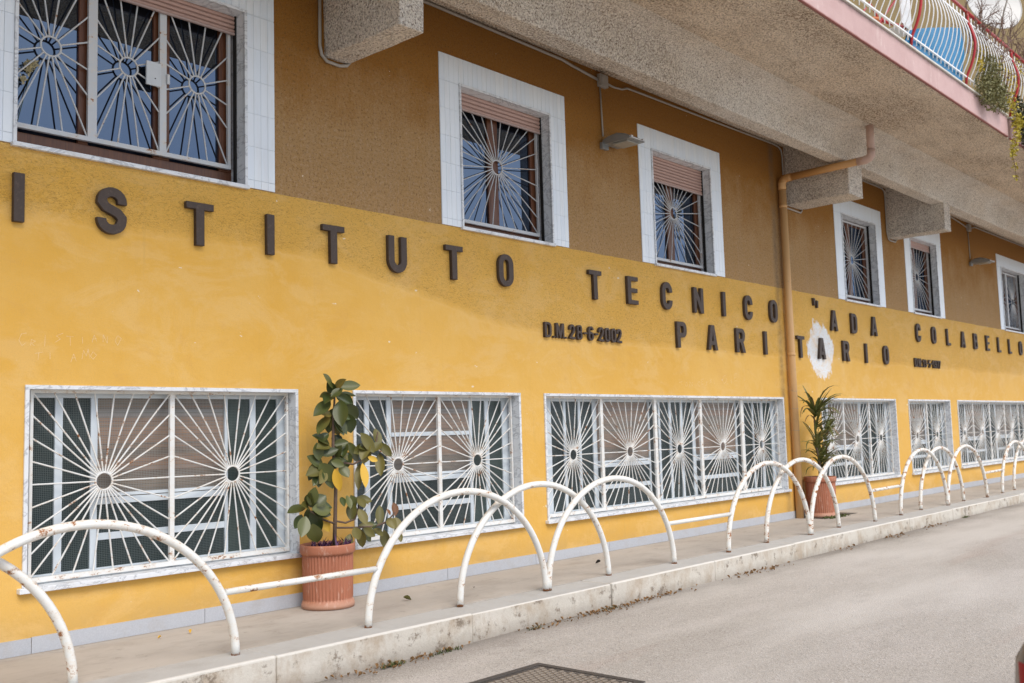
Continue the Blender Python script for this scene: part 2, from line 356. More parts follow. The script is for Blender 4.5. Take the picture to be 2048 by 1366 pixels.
def mat_road():
    t = NT('worn_asphalt'); P = t.pos(); x, y, z = t.sep(P)
    c = t.mix(t.ramp(t.noise(.35, 5, .6, t.mapping((.35, 1.5, 1), P)), [(.35, 0.0), (.65, 1.0)]), (.39, .355, .315), (.475, .435, .395))
    c = t.mix(t.ramp(t.noise(.9, 5, .65, t.mapping((.5, 1.6, 1), P, (4, 2, 0))), [(.5, 0.0), (.75, .6)]), c, (.53, .485, .455))
    agg = t.voro(95, P, 'F1', 'Color'); ag = t.n('ShaderNodeSeparateColor'); t.l(agg, ag.inputs[0])
    c = t.mix(.55, c, t.mix(ag.outputs[0], (.20, .185, .165), (.60, .56, .51)), 'MIX') if False else t.mix(t.ramp(ag.outputs[0], [(.0, .50), (.35, 0.0)]), c, (.19, .175, .155))
    c = t.mix(t.ramp(ag.outputs[1], [(.78, 0.0), (1.0, .5)]), c, (.66, .63, .58))
    # dirt gathered in the gutter
    g = t.ramp(t.math('ADD', y, t.math('MULTIPLY', t.noise(3, 5, .7, P), .30)), [(-1.66 + 2, 0.0), (-1.50 + 2, 1.0)]) if False else None
    gy = t.n('ShaderNodeMapRange'); gy.inputs[1].default_value = -1.90; gy.inputs[2].default_value = -1.46; t.l(t.math('ADD', y, t.math('MULTIPLY', t.math('SUBTRACT', t.noise(3, 5, .7, P), .5), .30)), gy.inputs[0])
    c = t.mix(t.math('MULTIPLY', gy.outputs[0], .62), c, (.13, .11, .09))
    oil = t.ramp(t.noise(1.1, 5, .65, t.mapping((.8, 1.2, 1), P, (6, 6, 0))), [(.62, 0.0), (.70, 1.0)]); c = t.mix(t.math('MULTIPLY', oil, .30), c, (.20, .175, .15))
    bl = t.ramp(t.noise(.45, 5, .6, t.mapping((.35, 1.1, 1), P, (9, 1, 0))), [(.5, 0.0), (.66, 1.0)]); c = t.mix(t.math('MULTIPLY', bl, .65), c, (.60, .565, .52))
    # faint reddish trace and darker strip
    rd = t.math('MULTIPLY', t.ramp(t.noise(.6, 4, .6, t.mapping((.3, 2.0, 1), P, (1, 5, 0))), [(.6, 0.0), (.75, 1.0)]), .35)
    c = t.mix(rd, c, (.36, .24, .19))
    h = t.math('ADD', t.voro(95, P), t.math('MULTIPLY', t.noise(25, 3, .6, P), .6))
    return t.done(c, .9, t.bump(h, .45, .012), spec=.2)
def mat_pave():
    t = NT('pavement_concrete'); P = t.pos(); x, y, z = t.sep(P)
    c = t.mix(t.ramp(t.noise(.9, 5, .65, P), [(.3, 0.0), (.7, 1.0)]), (.40, .365, .325), (.485, .445, .40))
    c = t.mix(t.ramp(t.noise(2.6, 6, .7, t.mapping((.5, 1, 1), P)), [(.5, 0.0), (.75, .5)]), c, (.24, .20, .165))
    c = t.mix(t.ramp(t.noise(7, 6, .75, P), [(.58, 0.0), (.68, .45)]), c, (.23, .20, .17))
    sc = t.ramp(t.noise(3.0, 6, .6, t.mapping((.8, 7, 1), P, rot=(0, 0, .7)), 1.0), [(.60, 0.0), (.66, 1.0)])
    c = t.mix(t.math('MULTIPLY', sc, .22), c, (.22, .19, .16))
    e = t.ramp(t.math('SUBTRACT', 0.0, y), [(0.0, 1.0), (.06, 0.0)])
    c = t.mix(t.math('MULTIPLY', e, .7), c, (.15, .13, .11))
    return t.done(c, .88, t.bump(t.noise(120, 3, .6, P), .2, .004), spec=.2)
def mat_kerb():
    t = NT('kerb_stone'); P = t.pos(); x, y, z = t.sep(P)
    ge = t.n('ShaderNodeNewGeometry'); nz = t.sep(ge.outputs['Normal'])[2]
    top = t.mix(t.noise(1.2, 5, .65, P), (.42, .415, .40), (.50, .49, .47))
    top = t.mix(t.ramp(t.noise(3, 6, .7, P), [(.5, 0.0), (.8, .5)]), top, (.30, .26, .22))
    fr = t.mix(t.noise(2.5, 5, .6, P), (.54, .50, .43), (.68, .64, .575))
    fr = t.mix(t.ramp(t.noise(2.6, 7, .75, t.mapping((1.2, 1, .8), P, (2, 0, 4))), [(.46, 0.0), (.62, .80)]), fr, (.44, .355, .265))
    fr = t.mix(t.ramp(t.noise(7, 6, .75, P), [(.55, 0.0), (.64, .85)]), fr, (.20, .155, .115))
    fr = t.mix(t.ramp(z, [(-.21 + .21, .5), (.06, 0.0)]), fr, (.2, .16, .12)) if False else fr
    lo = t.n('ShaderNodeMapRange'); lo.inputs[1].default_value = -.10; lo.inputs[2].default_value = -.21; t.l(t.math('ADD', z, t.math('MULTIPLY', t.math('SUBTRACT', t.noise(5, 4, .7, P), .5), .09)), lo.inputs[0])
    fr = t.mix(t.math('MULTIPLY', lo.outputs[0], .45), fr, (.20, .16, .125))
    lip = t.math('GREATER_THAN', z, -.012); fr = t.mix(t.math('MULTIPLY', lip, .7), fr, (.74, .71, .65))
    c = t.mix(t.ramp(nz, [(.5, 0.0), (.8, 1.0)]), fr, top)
    edge = t.math('MULTIPLY', t.math('LESS_THAN', y, -1.437), t.math('GREATER_THAN', nz, .5)); c = t.mix(t.math('MULTIPLY', edge, .75), c, (.70, .67, .62))
    return t.done(c, .82, t.bump(t.noise(30, 7, .8, P), .6, .012), spec=.2)
def mat_terracotta():
    t = NT('terracotta_plastic'); P = t.pos(); x, y, z = t.sep(P)
    c = t.mix(t.noise(6, 5, .6, P), (.37, .135, .075), (.46, .18, .105))
    lo = t.ramp(t.math('ADD', z, t.math('MULTIPLY', t.noise(14, 4, .7, P), .07)), [(.07, .6), (.12, 0.0)])
    c = t.mix(lo, c, (.58, .36, .26))
    c = t.mix(t.ramp(t.noise(22, 5, .75, t.mapping((1, 1, .35), P)), [(.56, 0.0), (.68, .6)]), c, (.60, .40, .32))
    return t.done(c, .55, None, spec=.4)
def mat_leaf(name, a, b, rough=.38):
    t = NT(name); oi = t.n('ShaderNodeObjectInfo')
    c = t.mix(oi.outputs['Random'], a, b)
    x = t.sep(t.tc.outputs['UV'])[0]
    c = t.mix(t.ramp(t.noise(30, 4, .6), [(.6, 0.0), (.75, .4)]), c, tuple(min(1, q * 1.8) for q in a))
    m = t.done(c, rough, t.bump(t.noise(40, 2), .08, .003), spec=.5)
    t.b.inputs['Subsurface Weight'].default_value = 0.0
    return m
M_WALL = mat_wall()
M_SOFFIT = mat_concrete('soffit_render', (.76, .62, .475), (.82, .72, .60), (.12, .075, .045), 42, 1.0, .9)
M_BEAM = mat_concrete('beam_render', (.80, .70, .585), (.84, .79, .72), (.15, .11, .08), 48, 1.0, .6)
M_MARB = mat_marble(); M_TILE = mat_tile(); M_SILL = mat_marble('sill_marble', .7)
M_RACK = mat_white_paint('rack_white_enamel', .105); M_RACK2 = mat_white_paint('rack_white_enamel_rusty', .145)
M_GRILLE = mat_white_paint('grille_white_enamel', .12, (.82, .82, .80), False)
M_GRILLE_D = mat_white_paint('grille_grey_enamel', .095, (.62, .64, .66), False)
M_ALU = simple('white_aluminium', (.66, .72, .77), .35, .06)
M_LET = mat_letter(); M_WOOD = mat_wood(); M_GLU = mat_glass_upper()
M_GLG = mat_glass_lower('green_wired_glass', (.020, .028, .030), 'green'); M_GLB = mat_glass_lower('pane_with_brown_blind', (.2, .1, .05), 'brown')
M_GLG2 = mat_glass_lower('grey_green_glass', (.045, .068, .060), 'green')
M_MESH = mat_mesh(); M_MESHD = mat_mesh_dark()
M_ROAD = mat_road(); M_PAVE = mat_pave(); M_KERB = mat_kerb(); M_TERRA = mat_terracotta()
M_SKIRT = None
def mat_skirt():
    t = NT('speckled_granite'); oi = t.n('ShaderNodeObjectInfo'); P = t.pos()
    c = t.mix(t.noise(110, 3, .7, P), (.33, .35, .39), (.60, .62, .66))
    c = t.mix(.25, c, t.mix(oi.outputs['Random'], (.38, .40, .44), (.52, .53, .56)))
    c = t.mix(t.ramp(t.noise(5, 5, .7, P), [(.5, 0.0), (.8, .4)]), c, (.38, .32, .26))
    return t.done(c, .6, t.bump(t.noise(120, 2), .1, .003))
M_SKIRT = mat_skirt()
M_SHUT = simple('pink_shutter_pvc', (.47, .30, .25), .45, .12, 12)
M_DARK = simple('dark_void', (.012, .010, .009), .8)
M_SLOT = simple('slot_black', (.02, .012, .01), .8)
M_GREY = simple('grey_conduit', (.36, .33, .29), .5, .15, 14)
M_LAMP = simple('grey_lamp_metal', (.27, .28, .28), .42, .12, 10, metal=.35)
M_STEEL = simple('bright_steel', (.7, .7, .7), .3, .1, 10, metal=.8)
M_LENS = simple('lamp_lens', (.34, .33, .29), .25)
def mat_pipe():
    t = NT('ochre_pipe_paint'); P = t.pos(); x, y, z = t.sep(P)
    c = t.mix(t.noise(1.5, 5, .65, P), (.62, .35, .135), (.68, .42, .20))
    c = t.mix(t.ramp(t.noise(7, 6, .75, P), [(.60, 0.0), (.72, .7)]), c, (.34, .22, .13))
    up = t.math('GREATER_THAN', z, 5.0); c = t.mix(t.math('MULTIPLY', up, .6), c, (.42, .19, .045))
    return t.done(c, .5, t.bump(t.noise(40, 3), .06, .004))
M_PIPE = mat_pipe(); M_PIPE2 = simple('pink_pipe', (.52, .36, .30), .5, .2, 6)
M_PINK = None
def mat_pink():
    t = NT('pink_fascia_paint'); P = t.pos(); x, y, z = t.sep(P)
    c = t.mix(t.ramp(t.noise(1.2, 5, .65, P), [(.3, 0.0), (.7, 1.0)]), (.47, .30, .285), (.60, .42, .40))
    c = t.mix(t.ramp(t.noise(5, 6, .75, t.mapping((1.6, 1, .5), P)), [(.58, 0.0), (.7, .7)]), c, (.68, .56, .52))
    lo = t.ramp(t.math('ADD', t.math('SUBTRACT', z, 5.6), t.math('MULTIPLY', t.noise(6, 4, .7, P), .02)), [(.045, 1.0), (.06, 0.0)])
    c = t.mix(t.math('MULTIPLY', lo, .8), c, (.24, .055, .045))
    hi = t.math('MULTIPLY', t.ramp(t.math('SUBTRACT', z, 5.85), [(.02, 0.0), (.10, 1.0)]), t.ramp(t.noise(4, 6, .7, P), [(.35, 0.0), (.6, 1.0)]))
    c = t.mix(t.math('MULTIPLY', hi, .7), c, (.12, .07, .06))
    n = t.bump(t.noise(50, 4, .65, P), .35, .01)
    return t.done(c, .8, n)
M_PINK = mat_pink()
M_RED = simple('red_rail_paint', (.45, .025, .03), .4, .15, 6)
M_WRAIL = simple('white_rail_paint', (.82, .82, .82), .38, .06, 6)
M_COPE = simple('balcony_coping', (.62, .60, .54), .6, .25, 7)
M_BLUE = simple('blue_tarpaulin', (.006, .20, .42), .42, .14, 3)
M_OCHRE = simple('upper_storey_ochre', (.22, .155, .06), .9, .25, 2.5, .4, 40)
M_DISH = simple('dish_white', (.56, .55, .53), .4, .05, 4)
M_LEAF = mat_leaf('rubber_leaf_green', (.036, .050, .012), (.105, .115, .028)); M_LEAFD = mat_leaf('rubber_leaf_dark', (.040, .060, .014), (.07, .095, .028))
M_LEAFO = mat_leaf('rubber_leaf_olive', (.10, .095, .02), (.19, .155, .035), .5); M_LEAFY = mat_leaf('rubber_leaf_yellow', (.62, .36, .03), (.72, .45, .06), .5)
M_LEAFB = mat_leaf('rubber_leaf_brown', (.16, .07, .03), (.24, .11, .05), .6)
M_BARK = simple('brown_bark', (.13, .085, .06), .85, .3, 20, .4, 60)
M_SOIL = simple('potting_soil', (.04, .028, .02), .95, .4, 30, .6, 50)
M_PURPLE = mat_leaf('purple_leaf', (.045, .016, .05), (.09, .03, .09), .5)
M_DRAC = mat_leaf('dracaena_leaf', (.075, .095, .02), (.17, .17, .045), .45); M_DRAC2 = mat_leaf('dracaena_leaf_dry', (.20, .13, .05), (.27, .17, .07), .7)
M_MOSS = mat_leaf('moss_green', (.05, .07, .015), (.10, .12, .03), .9)
M_DRY = simple('dry_leaf', (.27, .15, .06), .8, .4, 40)
M_IRON = simple('cast_iron', (.085, .075, .068), .6, .35, 25, .5, 70, metal=.3)
M_IRONHI = simple('worn_iron', (.30, .25, .20), .5, .25, 25, metal=.3)
M_TWIG = simple('bare_twig', (.20, .13, .10), .85, .3, 20)
M_SUCC = mat_leaf('succulent_green', (.13, .13, .045), (.40, .33, .12), .6); M_VINEY = mat_leaf('vine_yellow', (.36, .32, .02), (.48, .36, .04), .6)
M_VINED = mat_leaf('vine_dark', (.03, .035, .015), (.06, .06, .02), .7)
M_SCR = simple('scratched_plaster', (.86, .70, .44), .9, .08)

# ------------------------------------------------------------------ ground
def road_z(x): return -.215 + .0042 * (x - 5)
rx_ = [-60, -20, -4, 0, 2, 4, 6, 8, 10, 12, 14, 17, 20, 25, 30, 40, 60, 100]
ry_ = [-60, -30, -16, -10, -7, -5, -4, -3, -2.4, -2.0, -1.75, -1.6, -1.40]
mb = MB()
mb.grid([[(x, y, road_z(min(x, 40)) + .02 * noise.noise(Vector((x * .4, y * .6, 0))) * (1 if -8 < y < -1.5 else 0)) for y in ry_] for x in rx_])
tag(obj('road', mb, M_ROAD), kind='structure')
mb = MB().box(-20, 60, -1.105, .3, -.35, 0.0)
pave = tag(obj('pavement', mb, M_PAVE), kind='structure')
kerb = tag(bpy.data.objects.new('kerb', None), kind='structure'); link(kerb)
kx = 3.73 - 1.76 * 4; km = None
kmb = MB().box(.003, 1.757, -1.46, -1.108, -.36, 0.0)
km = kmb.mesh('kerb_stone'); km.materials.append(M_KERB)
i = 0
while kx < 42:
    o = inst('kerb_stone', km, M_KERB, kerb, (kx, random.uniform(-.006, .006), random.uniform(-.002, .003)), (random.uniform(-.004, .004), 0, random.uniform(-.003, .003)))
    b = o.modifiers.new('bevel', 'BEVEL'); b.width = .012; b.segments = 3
    kx += 1.76; i += 1

# ------------------------------------------------------------------ building
B = thing('school_building', 'long yellow and brown building with white barred windows and a concrete balcony', 'building')
X0, X1 = -6.0, 45.0
UP_W = [(2.665, 4.446, 3.42, 4.87), (6.957, 8.337, 3.42, 4.865), (10.36, 11.74, 3.42, 4.865), (15.96, 17.345, 3.42, 4.865), (19.0, 20.37, 3.42, 4.865), (24.61, 26.42, 3.42, 4.875)]
LO_W = [(2.751, 4.950), (5.53, 7.733), (8.112, 13.548), (14.79, 17.80), (18.399, 20.60), (21.022, 26.50)]
holes = [(a - .012, b + .012, c - .016, d + .012) for a, b, c, d in UP_W] + [(a + .012, b - .012, .41, 1.757) for a, b in LO_W]
xs = sorted({X0, X1} | {h[0] for h in holes} | {h[1] for h in holes}); zs = sorted({-.3, 5.66} | {h[2] for h in holes} | {h[3] for h in holes})
mb = MB()
for i in range(len(xs) - 1):
    for j in range(len(zs) - 1):
        cx_, cz_ = (xs[i] + xs[i + 1]) / 2, (zs[j] + zs[j + 1]) / 2
        if any(h[0] < cx_ < h[1] and h[2] < cz_ < h[3] for h in holes): continue
        mb.add([(xs[i], 0, zs[j]), (xs[i + 1], 0, zs[j]), (xs[i + 1], 0, zs[j + 1]), (xs[i], 0, zs[j + 1])], [(0, 1, 2, 3)])
for (a, b, c, d) in holes:   # thickness of the wall round each opening
    mb.add([(a, 0, c), (b, 0, c), (b, 0, d), (a, 0, d), (a, .42, c), (b, .42, c), (b, .42, d), (a, .42, d)], [(0, 4, 5, 1), (1, 5, 6, 2), (2, 6, 7, 3), (3, 7, 4, 0)])
mb.add([(X0, .42, -.3), (X1, .42, -.3), (X1, .42, 5.66), (X0, .42, 5.66)], [(0, 1, 2, 3)])
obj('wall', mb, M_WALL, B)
mb = MB().box(X0, 70, 0.002, .42, 5.96, 22)
obj('upper_wall', mb, M_OCHRE, B)
# skirting slabs
sx = 2.816 - 1.27 * 6
sm = MB().box(.0025, 1.2675, -.012, .002, -.01, .103).mesh('skirting_slab'); sm.materials.append(M_SKIRT)
while sx < 40:
    inst('skirting_slab', sm, M_SKIRT, B, (sx, random.uniform(-.001, .001), random.uniform(-.002, .003))); sx += 1.27

# concrete: balcony slab, longitudinal beam with coved face, brackets
mb = MB()
mb.box(X0, 16.12, -2.60, .44, 5.622, 5.90)
obj('balcony_slab', mb, M_SOFFIT, B)
mb = MB().box(16.122, X1, -2.60, .44, 5.624, 5.90); obj('balcony_slab', mb, M_SOFFIT, B)
mb = MB().box(X0, 16.12, -2.635, -2.602, 5.628, 5.945); obj('balcony_fascia', mb, M_PINK, B, .004)
mb = MB().box(16.24, X1, -2.635, -2.602, 5.628, 5.945); obj('balcony_fascia', mb, M_PINK, B, .004)
def beam_strip(x0, x1):
    prof = [(-.785, 5.63), (-.785, 5.20), (-.79, 5.189), (-.80, 5.188), (-1.00, 5.188), (-1.012, 5.192), (-1.018, 5.205), (-1.03, 5.30), (-1.045, 5.40), (-1.07, 5.48), (-1.11, 5.545), (-1.18, 5.59), (-1.28, 5.612), (-1.42, 5.6205)]
    m = MB(); n = max(2, int((x1 - x0) / .25)); P = []
    for i in range(n + 1):
        x = x0 + (x1 - x0) * i / n
        P.append([(x, y + .006 * noise.noise(Vector((x * 1.7, y * 3, z * 3))), z + .006 * noise.noise(Vector((x * 1.3, y * 3, 5)))) for y, z in prof])
    m.grid([q[:5] for q in P], False); m.grid([q[4:] for q in P], True)
    m.add([P[0][k] for k in range(len(prof))], [tuple(reversed(range(len(prof))))]); m.add([P[-1][k] for k in range(len(prof))], [tuple(range(len(prof)))])
    return m
BR = [(5.262, 5.530), (13.985, 14.47), (17.96, 18.27)]
segs = [(X0, X1)]
for a, b in segs: obj('edge_beam', beam_strip(a, b), M_BEAM, B)
def bracket(x0, x1):
    m = bmesh.new(); bmesh.ops.create_cube(m, size=1)
    for v in m.verts: v.co = Vector(((x0 + x1) / 2 + v.co.x * (x1 - x0), -.5 + v.co.y * 1.02, 5.17 + v.co.z * .92))
    bmesh.ops.subdivide_edges(m, edges=m.edges[:], cuts=7, use_grid_fill=True)
    bmesh.ops.bevel(m, geom=[e for e in m.edges if e.calc_face_angle(0) > 1], offset=.007, segments=1, affect='EDGES')
    for v in m.verts:
        k = noise.noise_vector(v.co * 2.5) * .009 + noise.noise_vector(v.co * 9) * .006; v.co += k
    me = bpy.data.meshes.new('bracket'); m.to_mesh(me); m.free(); me.materials.append(M_BEAM)
    for p in me.polygons: p.use_smooth = True
    me.set_sharp_from_angle(angle=R(28))
    o = bpy.data.objects.new('concrete_bracket', me); link(o, B); return o
for a, b in BR: bracket(a, b)

# ------------------------------------------------------------------ window grilles
def grille_mesh(panels, z0, z1, y, rc, spokes, r_rod=.0062, post=.018, rr=.066):
    """panels [(x0,x1)] ; spokes(x0,x1,z0,z1,cx,cz)->end points"""
    m = MB()
    xa, xb = panels[0][0], panels[-1][1]
    m.box(xa - post, xb + post, y - .013, y + .013, z1, z1 + .026)
    m.box(xa - post, xb + post, y - .016, y + .016, z0 - .034, z0)
    for i, (a, b) in enumerate(panels):
        if i == 0: m.box(a - post, a, y - .013, y + .013, z0, z1)
        nxt = panels[i + 1][0] if i + 1 < len(panels) else b + post
        m.box(b, nxt, y - .013, y + .013, z0, z1)
        cx, cz = (a + b) / 2, rc
        ring = [(cx + rr * math.cos(t * math.pi / 14), y, cz + rr * math.sin(t * math.pi / 14)) for t in range(29)]
        m.tube(ring, r_rod * 1.25, 6, False)
        for (ex, ez) in spokes(a, b, z0, z1, cx, cz):
            d = Vector((ex - cx, 0, ez - cz)); L = d.length; d /= L
            m.tube([(cx + d.x * rr, y, cz + d.z * rr), (ex, y, ez)], r_rod, 6, False)
    return m
def sp_lower(a, b, z0, z1, cx, cz):
    P = [(a + (b - a) * i / 7, z) for z in (z0, z1) for i in range(8)]
    P += [(x, z0 + (z1 - z0) * i / 8) for x in (a, b) for i in range(1, 8)]
    return P
def sp_upper(a, b, z0, z1, cx, cz):
    P = [(a + (b - a) * i / 7, z) for z in (z0, z1) for i in range(8)]
    P += [(x, z0 + (z1 - z0) * i / 7) for x in (a, b) for i in range(1, 7)]
    return P
def sp_three(a, b, z0, z1, cx, cz):
    w = (b - a) / 2; h = (z1 - z0) / 2
    P = [(cx + sx * k * w, z) for z in (z0, z1) for k in (1.0, .33) for sx in (-1, 1)]
    P += [(x, cz + s * k * h) for x in (a, b) for k in (.17, .49) for s in (-1, 1)]
    return P

# ------------------------------------------------------------------ upper windows
tile_m = MB().box(.0012, .0658, -.009, .001, .0012, .2768).mesh('tile'); tile_m.materials.append(M_TILE)
tile_top = MB().box(.0012, .0658, -.009, .001, .0012, .2768).mesh('tile_top'); tile_top.materials.append(M_TILE)
tile_low = MB().box(.0012, .0658, -.009, .001, .0012, .0668).mesh('tile_low'); tile_low.materials.append(M_TILE)
M_GROUT = simple('tile_grout', (.66, .71, .76), .8)
slat_cache = {}
def upper_window(idx, x0, x1, z0, z1, shutter_z, grilles, stiles, singles):
    W = bpy.data.objects.new('window', None); link(W, B); ORG[W.name] = (0, 0, 0)
    # bedding of the tiles
    tw = .067; to = .292
    m = MB()
    m.box(x0 - to - .002, x0 - .0, -.004, .001, z0 - .01, z1 + .285); m.box(x1 + .0, x1 + to, -.004, .001, z0 - .01, z1 + .285); m.box(x0, x1, -.004, .001, z1, z1 + .285)
    obj('tile_bed', m, M_GROUT, W)
    rows = [(z0 - .012, tile_low)] + [(z0 + .058 + k * .278, tile_m) for k in range(5)]
    spots = []
    for zz, me in rows:
        for c in range(4):
            spots.append((x0 - to + c * tw, zz, me)); spots.append((x1 + to - (c + 1) * tw, zz, me))
    topz = z0 + .058 + 5 * .278 - .0
    ntop = int(round((x1 - x0 + 2 * to) / tw)); tws = (x1 - x0 + 2 * to) / ntop
    for c in range(ntop): spots.append((x0 - to + c * tws, z1 + .008, tile_top))
    if singles:
        for xx, zz, me in spots: inst('tile', me, M_TILE, W, (xx, random.uniform(-.0006, .0006), zz))
    else:
        m = MB()
        for xx, zz, me in spots:
            h = .0668 if me is tile_low else .2768; m.box(xx + .0012, xx + .0658, -.009, .001, zz + .0012, zz + h)
        o = obj('tile_surround', m, M_TILE, W); o['kind'] = 'stuff'
    # marble frame: thin edge proud of the wall, deep reveals
    e = .024
    m = MB(); m.box(x0 - e, x0, -.022, .20, z0 + .001, z1 + e); m.box(x1, x1 + e, -.022, .20, z0 + .001, z1 + e); m.box(x0, x1, -.022, .20, z1, z1 + e)
    obj('marble_frame', m, M_MARB, W, .002)
    m = MB().box(x0 - e - .01, x1 + e + .01, -.035, .2, z0 - .032, z0); obj('sill', m, M_SILL, W, .003)
    # wooden frames and glass
    m = MB()
    m.box(x0, x1, .185, .235, z0, z0 + .135); m.box(x0, x1, .187, .235, z1 - .07, z1)
    for a, b in stiles: m.box(a, b, .183, .235, z0 + .135, z1 - .07)
    obj('wooden_frame', m, M_WOOD, W, .004)
    ss = sorted(stiles)
    for k in range(len(ss) - 1):
        a, b = ss[k][1], ss[k + 1][0]
        if b - a > .1: obj('pane', MB().box(a, b, .205, .212, z0 + .135, z1 - .07), M_GLU, W)
    obj('shutter_guide', MB().box(x0 + .002, x0 + .014, .10, .13, z0 + .0, z1), M_DARK, W); obj('shutter_guide', MB().box(x1 - .014, x1 - .002, .10, .135, z0, z1), M_DARK, W)
    # roller shutter slats
    if shutter_z:
        zz = z1; w = x1 - x0 - .01; n = max(1, int(round((z1 - shutter_z) / .0415)))
        hh = (z1 - shutter_z) / n
        for k in range(n):
            mm = MB(); zt = z1 - k * hh
            mm.grid([[(xx, .118 + .0 if q in (0, 4) else (.111 if q in (1, 3) else .108), zt - hh + .004 + (hh - .005) * q / 4) for q in range(5)] for xx in (x0 + .006, x1 - .006)]); mm.grid([[(xx, .112, zt - hh + .0005), (xx, .121, zt - hh + .004)] for xx in (x0 + .006, x1 - .006)])
            mm.add([(x0 + .006, .121, zt - hh), (x1 - .006, .121, zt - hh), (x1 - .006, .121, zt), (x0 + .006, .121, zt)], [(0, 1, 2, 3)])
            mm2 = None; obj('shutter_slat', mm, M_SHUT, W, 0)
        mm = MB().box(x0 + .004, x1 - .004, .104, .126, shutter_z - .014, shutter_z + .001); obj('shutter_bottom_bar', mm, simple('shutter_bar_%d' % idx, (.46, .34, .31), .45), W)
    for g in grilles: obj('grille', g, M_GRILLE_D, W)
    return W
def one_panel(x0, x1):
    a, b = x0 + .045, x1 - .055
    return [grille_mesh([(a, b)], 3.545, 4.815, .15, 4.18, sp_upper, .0058, .014, .078)]
def st1(x0, x1): c = (x0 + x1) / 2 - .03; return [(x0, x0 + .085), (c - .078, c + .078), (x1 - .115, x1)]
x0, x1, z0, z1 = UP_W[0]
pan = [(2.685, 3.222), (3.289, 3.786), (3.842, 4.385)]
g = grille_mesh(pan, 3.606, 4.826, .15, 4.216, sp_three, .0065, .026, .072)
W1 = upper_window(0, x0, x1, z0, z1, 4.722, [g], [(x0, x0 + .03), (3.17, 3.245), (3.757, 3.893), (4.331, x1)], True)
m = MB().box(3.664, 3.786, .115, .134, 4.107, 4.297); obj('lock_plate', m, simple('lock_paint', (.62, .65, .68), .4), W1, .006)
obj('lock_keep', MB().box(3.84, 3.862, .12, .135, 4.15, 4.23), M_GRILLE_D, W1, .002); obj('keyhole', MB().tube([(3.735, .116, 4.165), (3.735, .112, 4.165)], .005, 8), M_DARK, W1)
SH = [None, 4.690, 4.537, None, 4.737, None]
for i in (1, 2, 3, 4):
    x0, x1, z0, z1 = UP_W[i]; upper_window(i, x0, x1, z0, z1, SH[i], one_panel(x0, x1), st1(x0, x1), i < 3)
x0, x1, z0, z1 = UP_W[5]
g = grille_mesh([(24.66, 25.45), (25.52, 26.36)], 3.545, 4.815, .15, 4.18, sp_upper, .006, .02, .078)
upper_window(5, x0, x1, z0, z1, None, [g], [(x0, x0 + .1), (25.44, 25.56), (x1 - .1, x1)], False)

# ------------------------------------------------------------------ lower windows
def lower_window(x0, x1, panels, mull, brown, ledge2=None):
    """mull: vertical frame members, brown: x ranges glazed in front of a blind (with two lower lights)"""
    W = bpy.data.objects.new('window', None); link(W, B); ORG[W.name] = (0, 0, 0)
    zb, zt = .43, 1.771; e = .028
    m = MB(); m.box(x0, x0 + e, -.014, .20, zb, zt - e); m.box(x1 - e, x1, -.014, .20, zb, zt - e); m.box(x0, x1, -.0145, .20, zt - e, zt)
    obj('marble_frame', m, M_MARB, W, .002)
    obj('sill', MB().box(x0 - .03, x1 + .03, -.05, .20, zb - .035, zb), M_SILL, W, .004)
    m = MB(); ya, yb = .150, .185
    m.box(x0 + e, x1 - e, ya, yb, zb, zb + .055); m.box(x0 + e, x1 - e, ya, yb, zt - e - .05, zt - e)
    for a, b in mull: m.box(a, b, ya, yb, zb + .055, zt - e - .05)
    obj('frame', m, M_ALU, W, .003)
    ms = sorted(mull); z_lo, z_hi = zb + .055, zt - e - .05
    for k in range(len(ms) - 1):
        a, b = ms[k][1], ms[k + 1][0]
        if b - a < .03: continue
        mid = (a + b) / 2
        if any(p < mid < q for p, q in brown):
            t = MB(); t.box(a, b, ya - .002, yb, .930, .978); t.box(a, b, ya + .004, yb - .002, .678, .728); t.box(a, b, ya - .006, ya + .01, .984, 1.008)
            if ledge2 and a < ledge2 < b: pass
            if ledge2: t.box(a, b, ya - .004, yb - .004, 1.355, 1.394)
            obj('transom', t, M_ALU, W, .002)
            obj('pane', MB().box(a, b, .168, .172, .978, z_hi), M_GLB, W); obj('wire_screen', MB().add([(a, .158, 1.008), (b, .158, 1.008), (b, .158, z_hi), (a, .158, z_hi)], [(0, 1, 2, 3)]), M_MESH, W)
            for za, zb_ in ((z_lo, .678), (.728, .930)):
                obj('pane', MB().box(a, b, .168, .172, za, zb_), M_GLG, W)
                obj('wire_screen', MB().add([(a, .160, za), (b, .160, za), (b, .160, zb_), (a, .160, zb_)], [(0, 1, 2, 3)]), M_MESHD, W)
        else:
            far = mid > x1 - .3 or (x1 - x0 < 3 and mid > x1 - .7)
            obj('pane', MB().box(a, b, .168, .172, z_lo, z_hi), M_GLG2 if far else M_GLG, W)
            obj('wire_screen', MB().add([(a, .161, z_lo), (b, .161, z_lo), (b, .161, z_hi), (a, .161, z_hi)], [(0, 1, 2, 3)]), M_MESHD, W)
    g = grille_mesh(panels, .478, 1.722, .09, 1.098, sp_lower, .0062, .020, .062)
    obj('grille', g, M_GRILLE, W)
    return W
def mk(pan, first, last): return pan
lower_window(2.751, 4.950, [(2.842, 3.848), (3.885, 4.893)], [(2.779, 2.84), (3.02, 3.075), (3.275, 3.325), (4.358, 4.387), (4.59, 4.645), (4.85, 4.922)], [(3.32, 4.36)])
lower_window(5.53, 7.733, [(5.618, 6.628), (6.668, 7.668)], [(5.558, 5.60), (5.784, 5.839), (6.045, 6.10), (7.125, 7.168), (7.354, 7.412), (7.611, 7.70)], [(6.1, 7.13)], 1)
